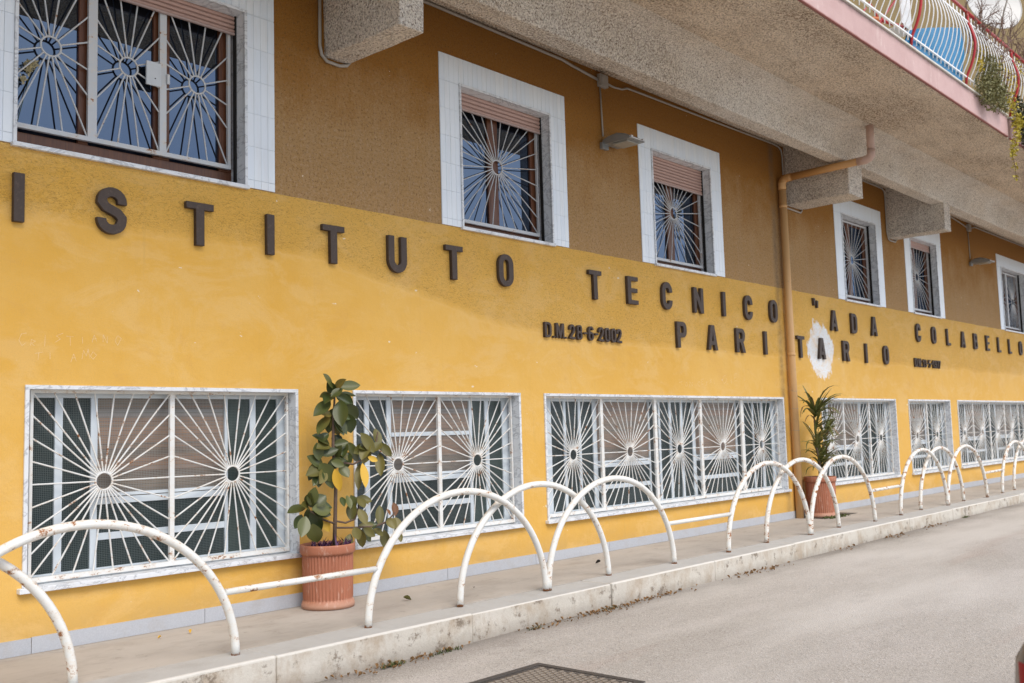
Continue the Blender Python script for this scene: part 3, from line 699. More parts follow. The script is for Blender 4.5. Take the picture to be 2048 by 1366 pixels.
lower_window(8.112, 13.548, [(8.19, 9.205), (9.255, 10.30), (10.355, 11.355), (11.41, 12.43), (12.50, 13.49)],
             [(8.14, 8.405), (8.618, 8.663), (8.883, 8.93), (9.148, 9.222), (10.271, 10.298), (10.489, 10.534), (10.732, 10.787), (10.997, 11.053), (11.27, 11.34), (12.388, 12.428), (12.573, 12.64), (12.871, 12.912), (13.121, 13.192), (13.422, 13.52)],
             [(9.22, 10.28), (11.34, 12.39)])
lower_window(14.79, 17.80, [(14.86, 15.77), (15.80, 16.80), (16.84, 17.73)], [(14.818, 14.90), (15.30, 15.36), (16.55, 16.62), (16.90, 16.97), (17.25, 17.31), (17.66, 17.772)], [(15.36, 16.56)])
lower_window(18.399, 20.60, [(18.48, 19.52), (19.56, 20.53)], [(18.427, 18.52), (19.58, 19.64), (19.95, 20.0), (20.30, 20.36), (20.50, 20.572)], [(18.52, 19.58)])
lower_window(21.022, 26.50, [(21.10, 22.19), (22.23, 23.29), (23.34, 24.36), (24.41, 25.42), (25.46, 26.42)],
             [(21.05, 21.15), (21.50, 21.56), (21.90, 21.96), (23.10, 23.18), (23.50, 23.56), (23.90, 23.98), (25.10, 25.16), (25.60, 25.66), (26.0, 26.06), (26.40, 26.472)], [(21.96, 23.1), (23.98, 25.1)])

# ------------------------------------------------------------------ letters
def arc(cx, cy, rx, ry, a0, a1, n=10): return [(cx + rx * math.cos(R(a0 + (a1 - a0) * i / n)), cy + ry * math.sin(R(a0 + (a1 - a0) * i / n))) for i in range(n + 1)]
def rrect(x0, y0, x1, y1, r, ry=None, n=7):
    ry = ry or r
    return arc(x1 - r, y1 - ry, r, ry, 0, 90, n) + arc(x0 + r, y1 - ry, r, ry, 90, 180, n) + arc(x0 + r, y0 + ry, r, ry, 180, 270, n) + arc(x1 - r, y0 + ry, r, ry, 270, 360, n)
def ribbon(path, hw):
    L, Rr = [], []; n = len(path)
    for i, p in enumerate(path):
        p = Vector(p); a = Vector(path[max(0, i - 1)]); b = Vector(path[min(n - 1, i + 1)])
        if 0 < i < n - 1:
            t1 = (p - a).normalized(); t2 = (b - p).normalized(); t = (t1 + t2).normalized(); k = 1 / max(.5, t.dot(t1))
        else: t = (b - a).normalized(); k = 1
        nn = Vector((-t.y, t.x)) * hw * k; L.append(tuple(p + nn)); Rr.append(tuple(p - nn))
    return L + Rr[::-1]
def glyph(c, w, s):
    """closed loops in a box w wide and 1 high, stroke s"""
    h = s / 2; r = w * .46
    if c == 'I': return [[(0, 0), (s, 0), (s, 1), (0, 1)]]
    if c == '.': return [[(0, 0), (s * .8, 0), (s * .8, s * .7), (0, s * .7)]]
    if c == '-': return [[(0, .42), (w, .42), (w, .42 + s * .7), (0, .42 + s * .7)]]
    if c == 'T': m = w / 2; return [[(m - h, 0), (m + h, 0), (m + h, 1 - s * .72), (w, 1 - s * .72), (w, 1), (0, 1), (0, 1 - s * .72), (m - h, 1 - s * .72)]]
    if c == 'L': return [[(0, 0), (w, 0), (w, s * .72), (s, s * .72), (s, 1), (0, 1)]]
    if c == 'E': k = s * .7; return [[(0, 0), (w, 0), (w, k), (s, k), (s, .5 - k / 2), (w * .93, .5 - k / 2), (w * .93, .5 + k / 2), (s, .5 + k / 2), (s, 1 - k), (w, 1 - k), (w, 1), (0, 1)]]
    if c == 'N': return [[(0, 0), (s * .9, 0), (s * .9, .58), (w - s * .95, 0), (w, 0), (w, 1), (w - s * .9, 1), (w - s * .9, .42), (s * .95, 1), (0, 1)]]
    if c == 'M': m = w / 2; return [[(0, 0), (s * .8, 0), (s * .8, .6), (m - s * .3, 0), (m + s * .3, 0), (w - s * .8, .6), (w - s * .8, 0), (w, 0), (w, 1), (w - s * 1.05, 1), (m, .42), (s * 1.05, 1), (0, 1)]]
    if c == 'A': m = w / 2; k = s * .95; return [[(0, 0), (k, 0), (k + .05 * w, .2), (w - k - .05 * w, .2), (w - k, 0), (w, 0), (m + s * .62, 1), (m - s * .62, 1)], [(k + .11 * w, .36), (m, .74), (w - k - .11 * w, .36)]]
    if c == 'O' or c == '0': return [rrect(0, 0, w, 1, r, min(.32, w * .75)), rrect(s, s * .78, w - s, 1 - s * .78, max(.01, w / 2 - s) * .95, .14)[::-1]]
    if c == 'D': return [[(0, 0)] + arc(w - r, .32, r, .32, 270, 360, 7) + arc(w - r, .68, r, .32, 0, 90, 7) + [(0, 1)], ([(s, s * .75)] + arc(w - s - .06, .36, .06, .2, 270, 360, 5) + arc(w - s - .06, .64, .06, .2, 0, 90, 5) + [(s, 1 - s * .75)])[::-1]]
    if c == 'P': return [[(0, 0), (s, 0), (s, .40)] + arc(w - .24, .64, .24, .24, 270, 360, 6) + arc(w - .24, .76, .24, .24, 0, 90, 6) + [(0, 1)], ([(s, .57)] + arc(w - s - .05, .66, .05, .09, 270, 360, 4) + arc(w - s - .05, .74, .05, .09, 0, 90, 4) + [(s, .83)])[::-1]]
    if c == 'R': return [[(0, 0), (s, 0), (s, .41), (w * .48, .41), (w - s, 0), (w + .03, 0), (w * .80, .44)] + arc(w - .22, .68, .22, .24, 300, 360, 5) + arc(w - .24, .76, .24, .24, 0, 90, 6) + [(0, 1)], ([(s, .57)] + arc(w - s - .05, .66, .05, .09, 270, 360, 4) + arc(w - s - .05, .74, .05, .09, 0, 90, 4) + [(s, .83)])[::-1]]
    if c == 'B' or c == '8':
        lf = [(0, 0)] if c == 'B' else arc(.22, .24, .22, .24, 180, 270, 5)
        lt = [(0, 1)] if c == 'B' else arc(.22, .76, .20, .24, 90, 180, 5) + [(.05, .52)]
        return [lf + arc(w - .24, .25, .24, .25, 270, 375, 7) + [(w - .06, .52)] + arc(w - .26, .76, .23, .24, -15, 90, 7) + lt, rrect(s, s * .72, w - s, .43, .06)[::-1], rrect(s, .59, w - s * 1.05, 1 - s * .72, .06)[::-1]]
    if c == 'C' : return [ribbon([(w - h, .34)] + arc(w / 2, .32 + 0, w / 2 - h, .32 - s * .39, 0, -180, 12) + arc(w / 2, .68, w / 2 - h, .32 - s * .39, 180, 0, 12) + [(w - h, .64)], h)]
    if c == 'U': return [ribbon([(h, 1), (h, .34)] + arc(w / 2, .32, w / 2 - h, .32 - s * .4, 180, 360, 12) + [(w - h, 1)], h)]
    if c == 'S': return [ribbon([(h, .32)] + arc(w / 2, .30, w / 2 - h, .30 - s * .42, 180, 360, 10) + [(w - h, .36), (w * .70, .46), (w * .30, .57), (h, .68)] + arc(w / 2, .70, w / 2 - h, .30 - s * .42, 180, 0, 10) + [(w - h, .66)], h * .95)]
    if c == '2': return [ribbon([(h, .64)] + arc(w / 2, .70, w / 2 - h, .30 - s * .4, 180, 0, 9) + [(w * .72, .48), (h, .06 + h * .6), (w, h * .8)], h * .9)]
    if c == '3': return [ribbon([(h, .70)] + arc(w / 2, .73, w / 2 - h, .27 - h, 150, -60, 8) + [(w * .45, .50)] + arc(w / 2, .27, w / 2 - h, .27 - h, 60, -150, 8), h * .85)]
    if c == '5': return [ribbon([(w, 1 - h), (h, 1 - h), (h, .55)] + arc(w / 2, .33, w / 2 - h, .33 - h, 120, -150, 9), h * .85)]
    if c == '6' or c == '9':
        out = arc(w / 2, .70, w / 2, .30, 10, 180, 9) + arc(w / 2, .31, w / 2, .31, 180, 400, 12) + [(w * .55, .62), (s, .60), (s, .68)] + arc(w / 2, .70, w / 2 - s, .30 - s * .75, 180, 10, 6)
        L = [out, rrect(s, s * .7, w - s, .46, .06)[::-1]]
        if c == '9': L = [[(w - a, 1 - b) for a, b in q] for q in L]
        return L
    if c == '1': return [[(w * .42, 0), (w * .42 + s, 0), (w * .42 + s, 1), (w * .42 + s * .25, 1), (w * .05, .78), (w * .05, .62), (w * .42, .72)]]
    if c == '7': return [[(w * .12, 0), (w * .12 + s * 1.05, 0), (w, .80), (w, 1), (0, 1), (0, 1 - s * .75), (w - s, 1 - s * .75)]]
def letter_obj(c, w, hgt, s, depth, bev):
    """extruded letter mesh in the x-z plane: back at y=0, front at y=-depth"""
    cu = bpy.data.curves.new('g', 'CURVE'); cu.dimensions = '2D'; cu.fill_mode = 'BOTH'
    for loop in glyph(c, w / hgt, s / hgt):
        sp = cu.splines.new('POLY'); sp.points.add(len(loop) - 1); sp.use_cyclic_u = True
        for k, (x, z) in enumerate(loop): sp.points[k].co = (x * hgt, z * hgt, 0, 1)
    cu.extrude = depth / 2 - bev; cu.bevel_depth = bev; cu.bevel_resolution = 1; cu.offset = -bev
    to = bpy.data.objects.new('tmp', cu); COL.objects.link(to)
    dg = bpy.context.evaluated_depsgraph_get(); me = bpy.data.meshes.new_from_object(to.evaluated_get(dg))
    bpy.data.objects.remove(to); bpy.data.curves.remove(cu)
    me.transform(Matrix(((1, 0, 0, 0), (0, 0, -1, 0), (0, 1, 0, 0), (0, 0, 0, 1)))); me.transform(Matrix.Translation((0, -depth / 2, 0)))
    me.materials.clear(); me.materials.append(M_LET); me.name = 'letter_' + c
    return me
LW = {'I': .078, 'S': .225, 'T': .235, 'U': .225, 'O': .225, 'E': .215, 'C': .225, 'N': .235, 'A': .245, 'D': .225, 'L': .20, 'B': .225, 'P': .22, 'R': .235}
LC = {}
ordn = ['first', 'second', 'third', 'fourth', 'fifth', 'sixth', 'seventh', 'eighth', 'ninth', 'tenth']
TOP = [('ISTITUTO', [2.64, 3.209, 3.91, 4.634, 5.198, 5.937, 6.667, 7.421], 2.868), ('TECNICO', [8.931, 9.678, 10.414, 11.147, 11.882, 12.472, 13.22], 2.857),
       ('ADA', [15.255, 16.04, 16.865], 2.858), ('COLABELLO', [18.95, 19.77, 20.60, 21.45, 22.25, 23.07, 23.89, 24.70, 25.53], 2.862), ('PARITARIO', [10.718, 11.455, 12.20, 13.006, 14.03, 14.75, 15.655, 16.55, 17.33], 2.378)]
SP = {'I': 'leftmost'}
extra = {'PARITARIO': 'in the lower row', 'ISTITUTO': 'at the upper left', 'TECNICO': 'above the wide window', 'ADA': 'by the drainpipe', 'COLABELLO': 'far right'}
for word, xs_, zb in TOP:
    for k, (c, x) in enumerate(zip(word, xs_)):
        if c not in LC: LC[c] = letter_obj(c, LW[c], .335, .072, .04, .003)
        o = bpy.data.objects.new('sign_letter', LC[c]); link(o); o.location = (x + .004, -.002, zb + random.uniform(-.004, .004)); o.rotation_euler = (0, random.uniform(-.008, .008), 0)
        lab = 'brown raised letter %s, %s letter of %s %s' % (c, ordn[k], word, extra[word])
        if word == 'PARITARIO' and k == 5: lab = 'brown raised letter A standing on the splash of white paint'
        tag(o, lab, 'letter', 'brown raised letters on the yellow wall')
m = MB(); m.add([(14.66, -.042, 3.335), (14.72, -.042, 3.325), (14.705, -.042, 3.215), (14.675, -.042, 3.22), (14.66, -.002, 3.335), (14.72, -.002, 3.325), (14.705, -.002, 3.215), (14.675, -.002, 3.22)], [(0, 3, 2, 1), (0, 1, 5, 4), (1, 2, 6, 5), (2, 3, 7, 6), (3, 0, 4, 7)])
Q = thing('quotation_mark', 'brown raised opening quotation mark before the word ADA', 'letter', (14.7, 0, 3.2), 'brown raised letters on the yellow wall')
obj('stroke', m, M_LET, Q, .002)
m2 = MB(); m2.v = [(a + .105, b, c - .03) for a, b, c in m.v]; m2.f = m.f[:]; m2.sm = m.sm[:]; obj('stroke', m2, M_LET, Q, .002)
def date_sign(text, xs_, z, hgt, label):
    T = thing('date_sign', label, 'sign', (xs_[0], 0, z))
    for c, x in zip(text, xs_):
        w = {'M': .135, '.': .03, '-': .06, '1': .085, 'D': .11}.get(c, .098)
        key = 'd' + c
        if key not in LC: LC[key] = letter_obj(c, w, hgt, .030, .034, .0015)
        inst('character', LC[key], M_LET, T, (x, -.002, z))
date_sign('D.M.28-6-2002', [8.135, 8.275, 8.325, 8.48, 8.555, 8.685, 8.815, 8.895, 9.015, 9.085, 9.205, 9.325, 9.435], 2.375, .165, 'small brown raised date reading D.M. 28-6-2002 under the word TECNICO')
date_sign('D.M.13-5-1977', [18.80, 18.93, 18.975, 19.13, 19.20, 19.30, 19.42, 19.51, 19.64, 19.71, 19.82, 19.94, 20.05], 2.38, .155, 'small brown raised date reading D.M. 13-5-1977 under the word COLABELLO')

# ------------------------------------------------------------------ scratched writing on the plaster
STR = {'C': [[(1, .9), (.5, 1), (0, .5), (.4, 0), (1, .15)]], 'R': [[(0, 0), (0, 1), (.8, .85), (.1, .5), (.9, 0)]], 'I': [[(.3, 0), (.3, 1)]], 'S': [[(1, .9), (.2, .8), (.8, .4), (0, .1)]],
       'T': [[(-.2, 1), (1.2, 1)], [(.5, 1), (.5, 0)]], 'A': [[(0, 0), (.5, 1), (1, 0)], [(.2, .4), (.85, .4)]], 'N': [[(0, 0), (.1, 1), (.9, 0), (1, 1)]], 'O': [[(.5, 1), (0, .5), (.5, 0), (1, .5), (.5, 1)]],
       'M': [[(0, 0), (.2, 1), (.5, .3), (.8, 1), (1, 0)]], 'L': [[(0, 1), (0, 0), (.8, 0)]], 'E': [[(.9, 1), (0, 1), (0, 0), (.9, 0)], [(0, .5), (.7, .5)]], 'U': [[(0, 1), (.1, 0), (.9, 0), (1, 1)]], 'V': [[(0, 1), (.5, 0), (1, 1)]], ' ': []}
def scratch(label, items):
    m = MB(); rr = random.Random(5)
    for txt, x, z, w, h, gap, slope in items:
        for k, c in enumerate(txt):
            jx, jz, js, jt = rr.uniform(-.012, .012), rr.uniform(-.016, .016), rr.uniform(.75, 1.25), rr.uniform(-.6, .9)
            for st in STR[c]:
                pts = [(x + k * gap + jx + a * w * js + rr.uniform(-.005, .005), z + k * gap * slope + jz + (b + .25 * a * jt) * h * js + rr.uniform(-.006, .006)) for a, b in st]
                for (ax, az), (bx, bz) in zip(pts, pts[1:]):
                    d = Vector((bx - ax, bz - az)).normalized(); q = Vector((-d.y, d.x)) * .0012
                    m.add([(ax + q.x, -.0012, az + q.y), (ax - q.x, -.0012, az - q.y), (bx - q.x * .5, -.0012, bz - q.y * .5), (bx + q.x * .5, -.0012, bz + q.y * .5)], [(0, 1, 2, 3)])
    return tag(obj('scratched_writing', m, M_SCR), label, 'graffiti')
scratch('faint writing CRISTIANO TI AMO scratched in the yellow plaster above the leftmost lower window', [('CRISTIANO', 2.70, 2.025, .045, .065, .085, .07), ('TI AMO', 2.83, 1.93, .05, .06, .075, .06)])
scratch('faint writing ending in CLIE V scratched above the wide lower window', [('CLIE V', 11.83, 1.93, .085, .085, .11, .12), ('TON', 10.80, 1.88, .07, .06, .11, 0), ('CESSI', 11.2, 1.90, .06, .06, .10, .06)])

# ------------------------------------------------------------------ drainpipe, conduits, lamps
D = thing('drainpipe', 'ochre drainpipe running down the yellow wall and up under the concrete bracket', 'drainpipe', (13.735, -.07, 0))
obj('pipe', MB().tube([(13.735, -.075, .0), (13.735, -.075, 4.98)], .056, 20), M_PIPE, D)
ar = [(13.735 + .0 + .10 * (1 - math.cos(a)) * .0, -.075 - .09 * (1 - math.cos(a)), 4.98 + .09 * math.sin(a)) for a in [i * math.pi / 16 for i in range(9)]]
obj('elbow', MB().tube([(13.735, -.075, 4.90), (13.735, -.075, 4.97)] + [(13.735 + .02 * i / 9, p[1], p[2]) for i, p in enumerate(ar)] + [(13.76, -.22, 5.073)], .060, 18), M_PIPE, D)
obj('pipe', MB().tube([(13.758, -.21, 5.072), (13.885, -1.27, 5.13)], .055, 18), M_PIPE, D)
obj('elbow', MB().tube([(13.88, -1.19, 5.125), (13.895, -1.31, 5.132), (13.90, -1.365, 5.15), (13.90, -1.392, 5.19), (13.90, -1.395, 5.27)], .060, 18), M_PIPE2, D)
obj('pipe', MB().tube([(13.90, -1.395, 5.26), (13.90, -1.395, 5.66)], .054, 18), M_PIPE2, D)
for z in (2.38, 4.62): obj('joint_ring', MB().tube([(13.735, -.075, z), (13.735, -.075, z + .05)], .0595, 20), M_PIPE, D)
for z in (1.86, 1.60, 1.28): obj('wire_tie', MB().tube([(13.735 + .058 * math.cos(a * math.pi / 8), -.075 + .058 * math.sin(a * math.pi / 8), z + .004 * math.sin(a)) for a in range(17)], .0018, 5, False), M_GREY, D)
CD = thing('electrical_conduit', 'thin grey electrical conduit running along the wall under the balcony', 'conduit', (9.3, -.02, 5.5))
yc = -.02
obj('pipe', MB().tube([(5.54, yc, 5.60), (6.6, yc, 5.597), (8.60, yc, 5.575), (8.78, yc, 5.55), (8.95, yc, 5.535), (9.27, yc, 5.505)], .016, 8), M_GREY, CD)
obj('pipe', MB().tube([(9.42, yc, 5.505), (9.58, yc, 5.49), (9.75, yc, 5.505), (9.86, yc, 5.545), (10.1, yc, 5.55), (11.8, yc, 5.57), (13.60, yc, 5.60), (13.80, yc, 5.585), (13.88, yc, 5.54), (13.90, yc, 5.45), (13.90, yc, 5.17)], .0125, 8), M_GREY, CD)
obj('pipe', MB().tube([(5.212, yc, 5.61), (5.205, yc, 4.80), (5.225, yc - .0, 4.72), (5.28, yc, 4.675), (5.42, yc, 4.668), (5.50, yc, 4.69), (5.535, yc, 4.73)], .015, 10), M_GREY, CD)
obj('pipe', MB().tube([(13.90, yc, 5.05), (13.90, yc, 4.72), (13.95, yc, 4.665), (14.42, yc, 4.655), (14.47, yc, 4.70)], .0135, 8), M_GREY, CD)
obj('pipe', MB().tube([(14.52, yc, 5.60), (17.75, yc, 5.60), (17.86, yc, 5.56), (17.88, yc, 5.45), (17.87, yc, 4.80), (17.92, yc, 4.69), (18.0, yc, 4.665), (18.24, yc, 4.665), (18.30, yc, 4.72)], .0135, 8), M_GREY, CD)
obj('pipe', MB().tube([(18.33, yc, 5.60), (21.3, yc, 5.60), (22.1, yc, 5.53), (22.35, yc, 5.50)], .0125, 8), M_GREY, CD)
obj('pipe', MB().tube([(22.55, yc, 5.50), (22.9, yc, 5.58), (30, yc, 5.60)], .0125, 8), M_GREY, CD)
for bx in (9.345, 22.45):
    m = MB().box(bx - .075, bx + .075, -.06, -.002, 5.43, 5.58); obj('junction_box', m, M_GREY, CD, .004)
    obj('junction_lid', MB().box(bx - .06, bx + .06, -.066, -.0605, 5.445, 5.565), M_GREY, CD, .002)
def wall_lamp(x, z, label):
    L = thing('wall_lamp', label, 'lamp', (x, 0, z), 'wall lamps under the balcony')
    obj('feed_pipe', MB().tube([(x + .005, -.018, 5.43), (x + .03, -.018, z + .13)], .010, 8), M_GREY, L)
    obj('bracket', MB().box(x - .02, x + .10, -.045, -.001, z - .03, z + .05), M_LAMP, L, .004)
    xa, xb = x - .0, x + .30
    P = []
    prof = [(-.03, -.005, .055), (-.10, -.005, .09), (-.22, -.005, .105), (-.33, -.005, .075), (-.42, -.002, .02)]
    m = MB()
    for sx in (0,):
        rows = []
        for (yy, zl, zh) in prof:
            c = z + .03 - .02 * (-yy)
            rows.append([(xa, yy, c + zl), (xa, yy, c + zh * .8), (xa + .03, yy, c + zh), (xb - .03, yy, c + zh), (xb, yy, c + zh * .8), (xb, yy, c + zl), (xa, yy, c + zl)])
        m.grid(rows, False); m.add(rows[0][:6], [(0, 1, 2, 3, 4, 5)]); m.add(rows[-1][:6], [(5, 4, 3, 2, 1, 0)])
    obj('housing', m, M_LAMP, L, .004)
    obj('lens', MB().box(xa + .04, xb - .04, -.36, -.14, z + .0, z + .018), M_LENS, L, .002)
    m = MB().tube([(xa + .02, -.428, z + .035), (xb - .01, -.428, z + .03)], .007, 8); m.box(xa + .02, xa + .05, -.432, -.40, z + .03, z + .055); m.box(xb - .05, xb - .02, -.432, -.40, z + .03, z + .055)
    obj('clip_bar', m, M_STEEL, L)
wall_lamp(9.30, 4.70, 'grey floodlight fixed to the brown wall between the second and third upper windows')
wall_lamp(22.41, 4.70, 'grey floodlight fixed to the brown wall at the far right')

# ------------------------------------------------------------------ balcony: coping, railing, plants
obj('coping', MB().box(X0, 16.12, -2.66, -2.40, 5.947, 5.972), M_COPE, B, .003)
obj('coping', MB().box(16.24, X1, -2.66, -2.40, 5.947, 5.972), M_COPE, B, .003)
obj('floor', MB().box(X0, X1, -2.40, .001, 5.90, 5.94), M_COPE, B)
RA = bpy.data.objects.new('balcony_railing', None); link(RA, B); ORG[RA.name] = (0, 0, 0); RA['label'] = 'white pot-bellied balcony railing with red posts'
def belly(x, r, y_in=-2.62):
    pr = [(-2.62, 6.05), (-2.622, 6.13), (-2.65, 6.19), (-2.69, 6.27), (-2.73, 6.38), (-2.757, 6.50), (-2.765, 6.58), (-2.755, 6.68), (-2.73, 6.78), (-2.70, 6.87), (-2.69, 6.92), (-2.69, 6.99)]
    return [(x, y, z) for y, z in pr]
bal_m = MB().tube(belly(0, 0), .0085, 6).mesh('baluster'); bal_m.materials.append(M_WRAIL)
px_ = [8.27, 10.30, 12.32, 14.36, 16.40, 18.44, 20.48]
for p in px_:
    m = MB().tube([(p, -2.60, 5.972)] + belly(p, 0)[1:] + [(p, -2.68, 7.04)], .019, 8); m.box(p - .04, p + .04, -2.655, -2.56, 5.973, 5.985); obj('post', m, M_RED, RA)
bx = 8.40; nb = 0
for p in px_[:-1]:
    for k in range(1, 14):
        inst('baluster', bal_m, M_WRAIL, RA, (p + k * 2.03 / 14, 0, 0))
for a, b in zip(px_[:-1], px_[1:]):
    obj('bottom_rail', MB().box(a + .02, b - .02, -2.633, -2.609, 6.115, 6.137), M_WRAIL, RA, .002)
    obj('top_rail', MB().box(a + .02, b - .02, -2.703, -2.679, 6.885, 6.907), M_WRAIL, RA, .002)
    obj('handrail', MB().tube([(a, -2.68, 7.055), (b, -2.68, 7.055)], .022, 10), M_RED, RA)
# blue tarpaulin standing behind the bars
P = []
for i in range(25):
    x = 12.20 + (14.28 - 12.20) * i / 24; zt = 6.17 + .60 * min(1, (i / 24) / .93) ** .9
    if i == 24: zt -= .25
    P.append([(x, -2.585 - .05 * (j / 6) * (1 if i > 3 else .3) + .012 * math.sin(i * 1.3 + j), 5.99 + (zt - 5.99) * j / 6) for j in range(7)])
m = MB().grid(P); m.grid([[(a, b + .012, c) for a, b, c in r] for r in P])
tag(obj('blue_tarpaulin', m, M_BLUE), 'bright blue tarpaulin standing behind the balcony bars', 'tarpaulin')
# red framed white panel and small pot on the balcony
T = thing('folding_chair', 'red framed folding chair with a white seat on the balcony', 'chair', (12.3, -2.1, 5.94))
m = MB()
for sy in (-2.40, -2.0): m.tube([(11.5, sy, 5.95), (12.5, sy, 6.75)], .014, 6); m.tube([(12.5, sy, 5.95), (11.6, sy, 6.42)], .014, 6)
m.tube([(11.95, -2.40, 6.30), (12.95, -2.40, 6.47)], .022, 6)
obj('frame', m, M_RED, T); obj('seat', MB().box(12.62, 12.98, -2.43, -2.02, 6.42, 6.44), M_WRAIL, T, .004); obj('backrest', MB().box(12.56, 12.90, -2.43, -2.41, 6.44, 7.0), M_WRAIL, T, .004)
T = thing('plant_pot', 'small orange flower pot behind the white bars of the balcony', 'plant pot', (11.45, -2.48, 5.975))
m = MB().lathe([(.05, 5.975), (.07, 6.10), (.085, 6.10), (.085, 6.135), (.07, 6.135), (.06, 6.12)], 11.45, -2.48, 18); obj('body', m, simple('orange_pot', (.62, .20, .08), .6), T)
DI = thing('satellite_dish', 'large white satellite dish standing on the balcony among bare twigs', 'satellite dish', (17.15, -2.2, 8.15))
cx, cy, cz = 17.18, -2.22, 8.17; nrm = Vector((-.55, -.80, .22)).normalized(); u = nrm.cross(Vector((0, 0, 1))).normalized(); v = u.cross(nrm)
P = []
for i in range(8):
    r = .52 * i / 7; P.append([Vector((cx, cy, cz)) + u * (r * math.cos(a * math.pi / 20)) + v * (r * math.sin(a * math.pi / 20)) + nrm * (.10 * (r / .52) ** 2) for a in range(41)])
m = MB().grid(P); m.tube([tuple(p) for p in P[-1]], .008, 6, False); obj('reflector', m, M_DISH, DI)
c0 = Vector((cx, cy, cz)); f0 = c0 + nrm * .42 - v * .12
m = MB().tube([tuple(c0 - v * .62), tuple(c0 + nrm * .25 - v * .3), tuple(f0)], .013, 6); obj('feed_arm', m, M_GREY, DI)
obj('mast', MB().tube([(cx + .05, cy + .12, 5.94), (cx + .05, cy + .12, cz)], .022, 8), M_GREY, DI)
obj('receiver', MB().tube([tuple(f0), tuple(f0 - nrm * .09)], .028, 10), M_GREY, DI)
# bare twigs
rnd = random.Random(3)
m = MB()
def twig(p, d, L, r, lev):
    q = p + d * L; mid = p + d * L * .5 + Vector([rnd.uniform(-.02, .02) for _ in range(3)])
    m.tube([tuple(p), tuple(mid), tuple(q)], [r, r * .85, r * .65], 4, False)
    if lev > 0:
        for _ in range(rnd.choice((2, 3))):
            nd = (d + Vector([rnd.uniform(-.75, .75) for _ in range(3)])).normalized(); twig(p + d * L * rnd.uniform(.4, 1), nd, L * rnd.uniform(.55, .85), r * .65, lev - 1)
for k in range(44):
    x = 14.5 + 2.9 * k / 43 + rnd.uniform(-.1, .1); twig(Vector((x, -2.66 + rnd.uniform(-.05, .1), rnd.uniform(6.2, 7.0))), Vector((rnd.uniform(-.2, .7), rnd.uniform(-.25, .1), 1)).normalized(), .34, .011, 3)
o = tag(obj('bare_shrub', m, M_TWIG), 'tangle of bare brown twigs grown through the right end of the balcony railing', 'shrub')
def leafcloud(m, c, rad, n, size, rn, squash=(1, 1, 1), droop=0):
    for _ in range(n):
        d = Vector([rn.gauss(0, 1) for _ in range(3)]).normalized() * (rn.random() ** .4)
        p = Vector(c) + Vector((d.x * rad * squash[0], d.y * rad * squash[1], d.z * rad * squash[2]))
        a = Vector([rn.gauss(0, 1) for _ in range(3)]).normalized(); b = a.cross(Vector([rn.gauss(0, 1) for _ in range(3)])).normalized(); s = size * rn.uniform(.6, 1.3)
        m.add([p, p + a * s * .5 + b * s * .28, p + a * s, p + a * s * .5 - b * s * .28], [(0, 1, 2, 3)], True)
rn = random.Random(9); m = MB()
SH_ = thing('succulent_bush', 'bushy grey green succulent spilling over the pink balcony edge', 'bush', (15.0, -2.7, 5.95))
for c, r, n in (((14.75, -2.74, 6.02), .24, 520), ((15.1, -2.76, 6.12), .28, 620), ((15.45, -2.74, 6.12), .22, 420), ((14.95, -2.74, 6.38), .24, 420), ((15.3, -2.72, 6.45), .22, 300), ((14.9, -2.76, 5.88), .17, 260), ((15.6, -2.72, 5.98), .14, 160)):
    leafcloud(m, c, r, n, .045, rn, (1, .55, 1))
obj('foliage', m, M_SUCC, SH_)
m = MB()
for c, r, n in (((14.65, -2.72, 6.36), .12, 110), ((14.9, -2.7, 6.58), .12, 90), ((15.5, -2.72, 6.6), .14, 90)): leafcloud(m, c, r, n, .045, rn, (1, .5, 1))
o = obj('flowers', m, M_VINEY, SH_); o['kind'] = 'stuff'
VI = thing('trailing_vine', 'yellow green vine hanging from the corner of the balcony', 'vine', (16.1, -2.75, 6.0)); m = MB(); m2 = MB()
pts = [(16.12, -2.72, 6.15), (16.18, -2.74, 5.85), (16.1, -2.75, 5.60), (15.95, -2.75, 5.42), (15.80, -2.75, 5.28), (15.90, -2.75, 5.12), (15.93, -2.75, 4.92)]
m2.tube(pts, .006, 5)
m2.tube([(16.3, -2.72, 6.1), (16.34, -2.74, 5.8), (16.22, -2.75, 5.55)], .006, 5)
obj('stem', m2, M_TWIG, VI)
for i, (p, r, n) in enumerate(zip(pts, (.14, .13, .11, .09, .075, .06, .05), (150, 150, 110, 75, 60, 30, 18))): leafcloud(m, p, r, n, .045, rn, (1, .5, 1.3))
leafcloud(m, (16.30, -2.74, 5.85), .14, 130, .05, rn, (.8, .5, 1.3))
obj('foliage', m, M_VINEY, VI)
IV = thing('ivy_mass', 'dark shaded ivy covering the balcony edge at the far right of the photo', 'ivy', (17.2, -2.7, 6.0)); m = MB()
for k in range(9): leafcloud(m, (16.55 + k * .24, -2.70, 5.92 + rn.uniform(-.12, .25)), .26, 330, .06, rn, (1, .4, 1.1))
obj('foliage', m, M_VINED, IV)
m = MB()
for k in range(7): leafcloud(m, (15.9 + k * .3, -2.7, 6.55 + rn.uniform(-.15, .35)), .18, 90, .05, rn, (1, .5, 1))
obj('yellow_foliage', m, M_VINEY, IV)
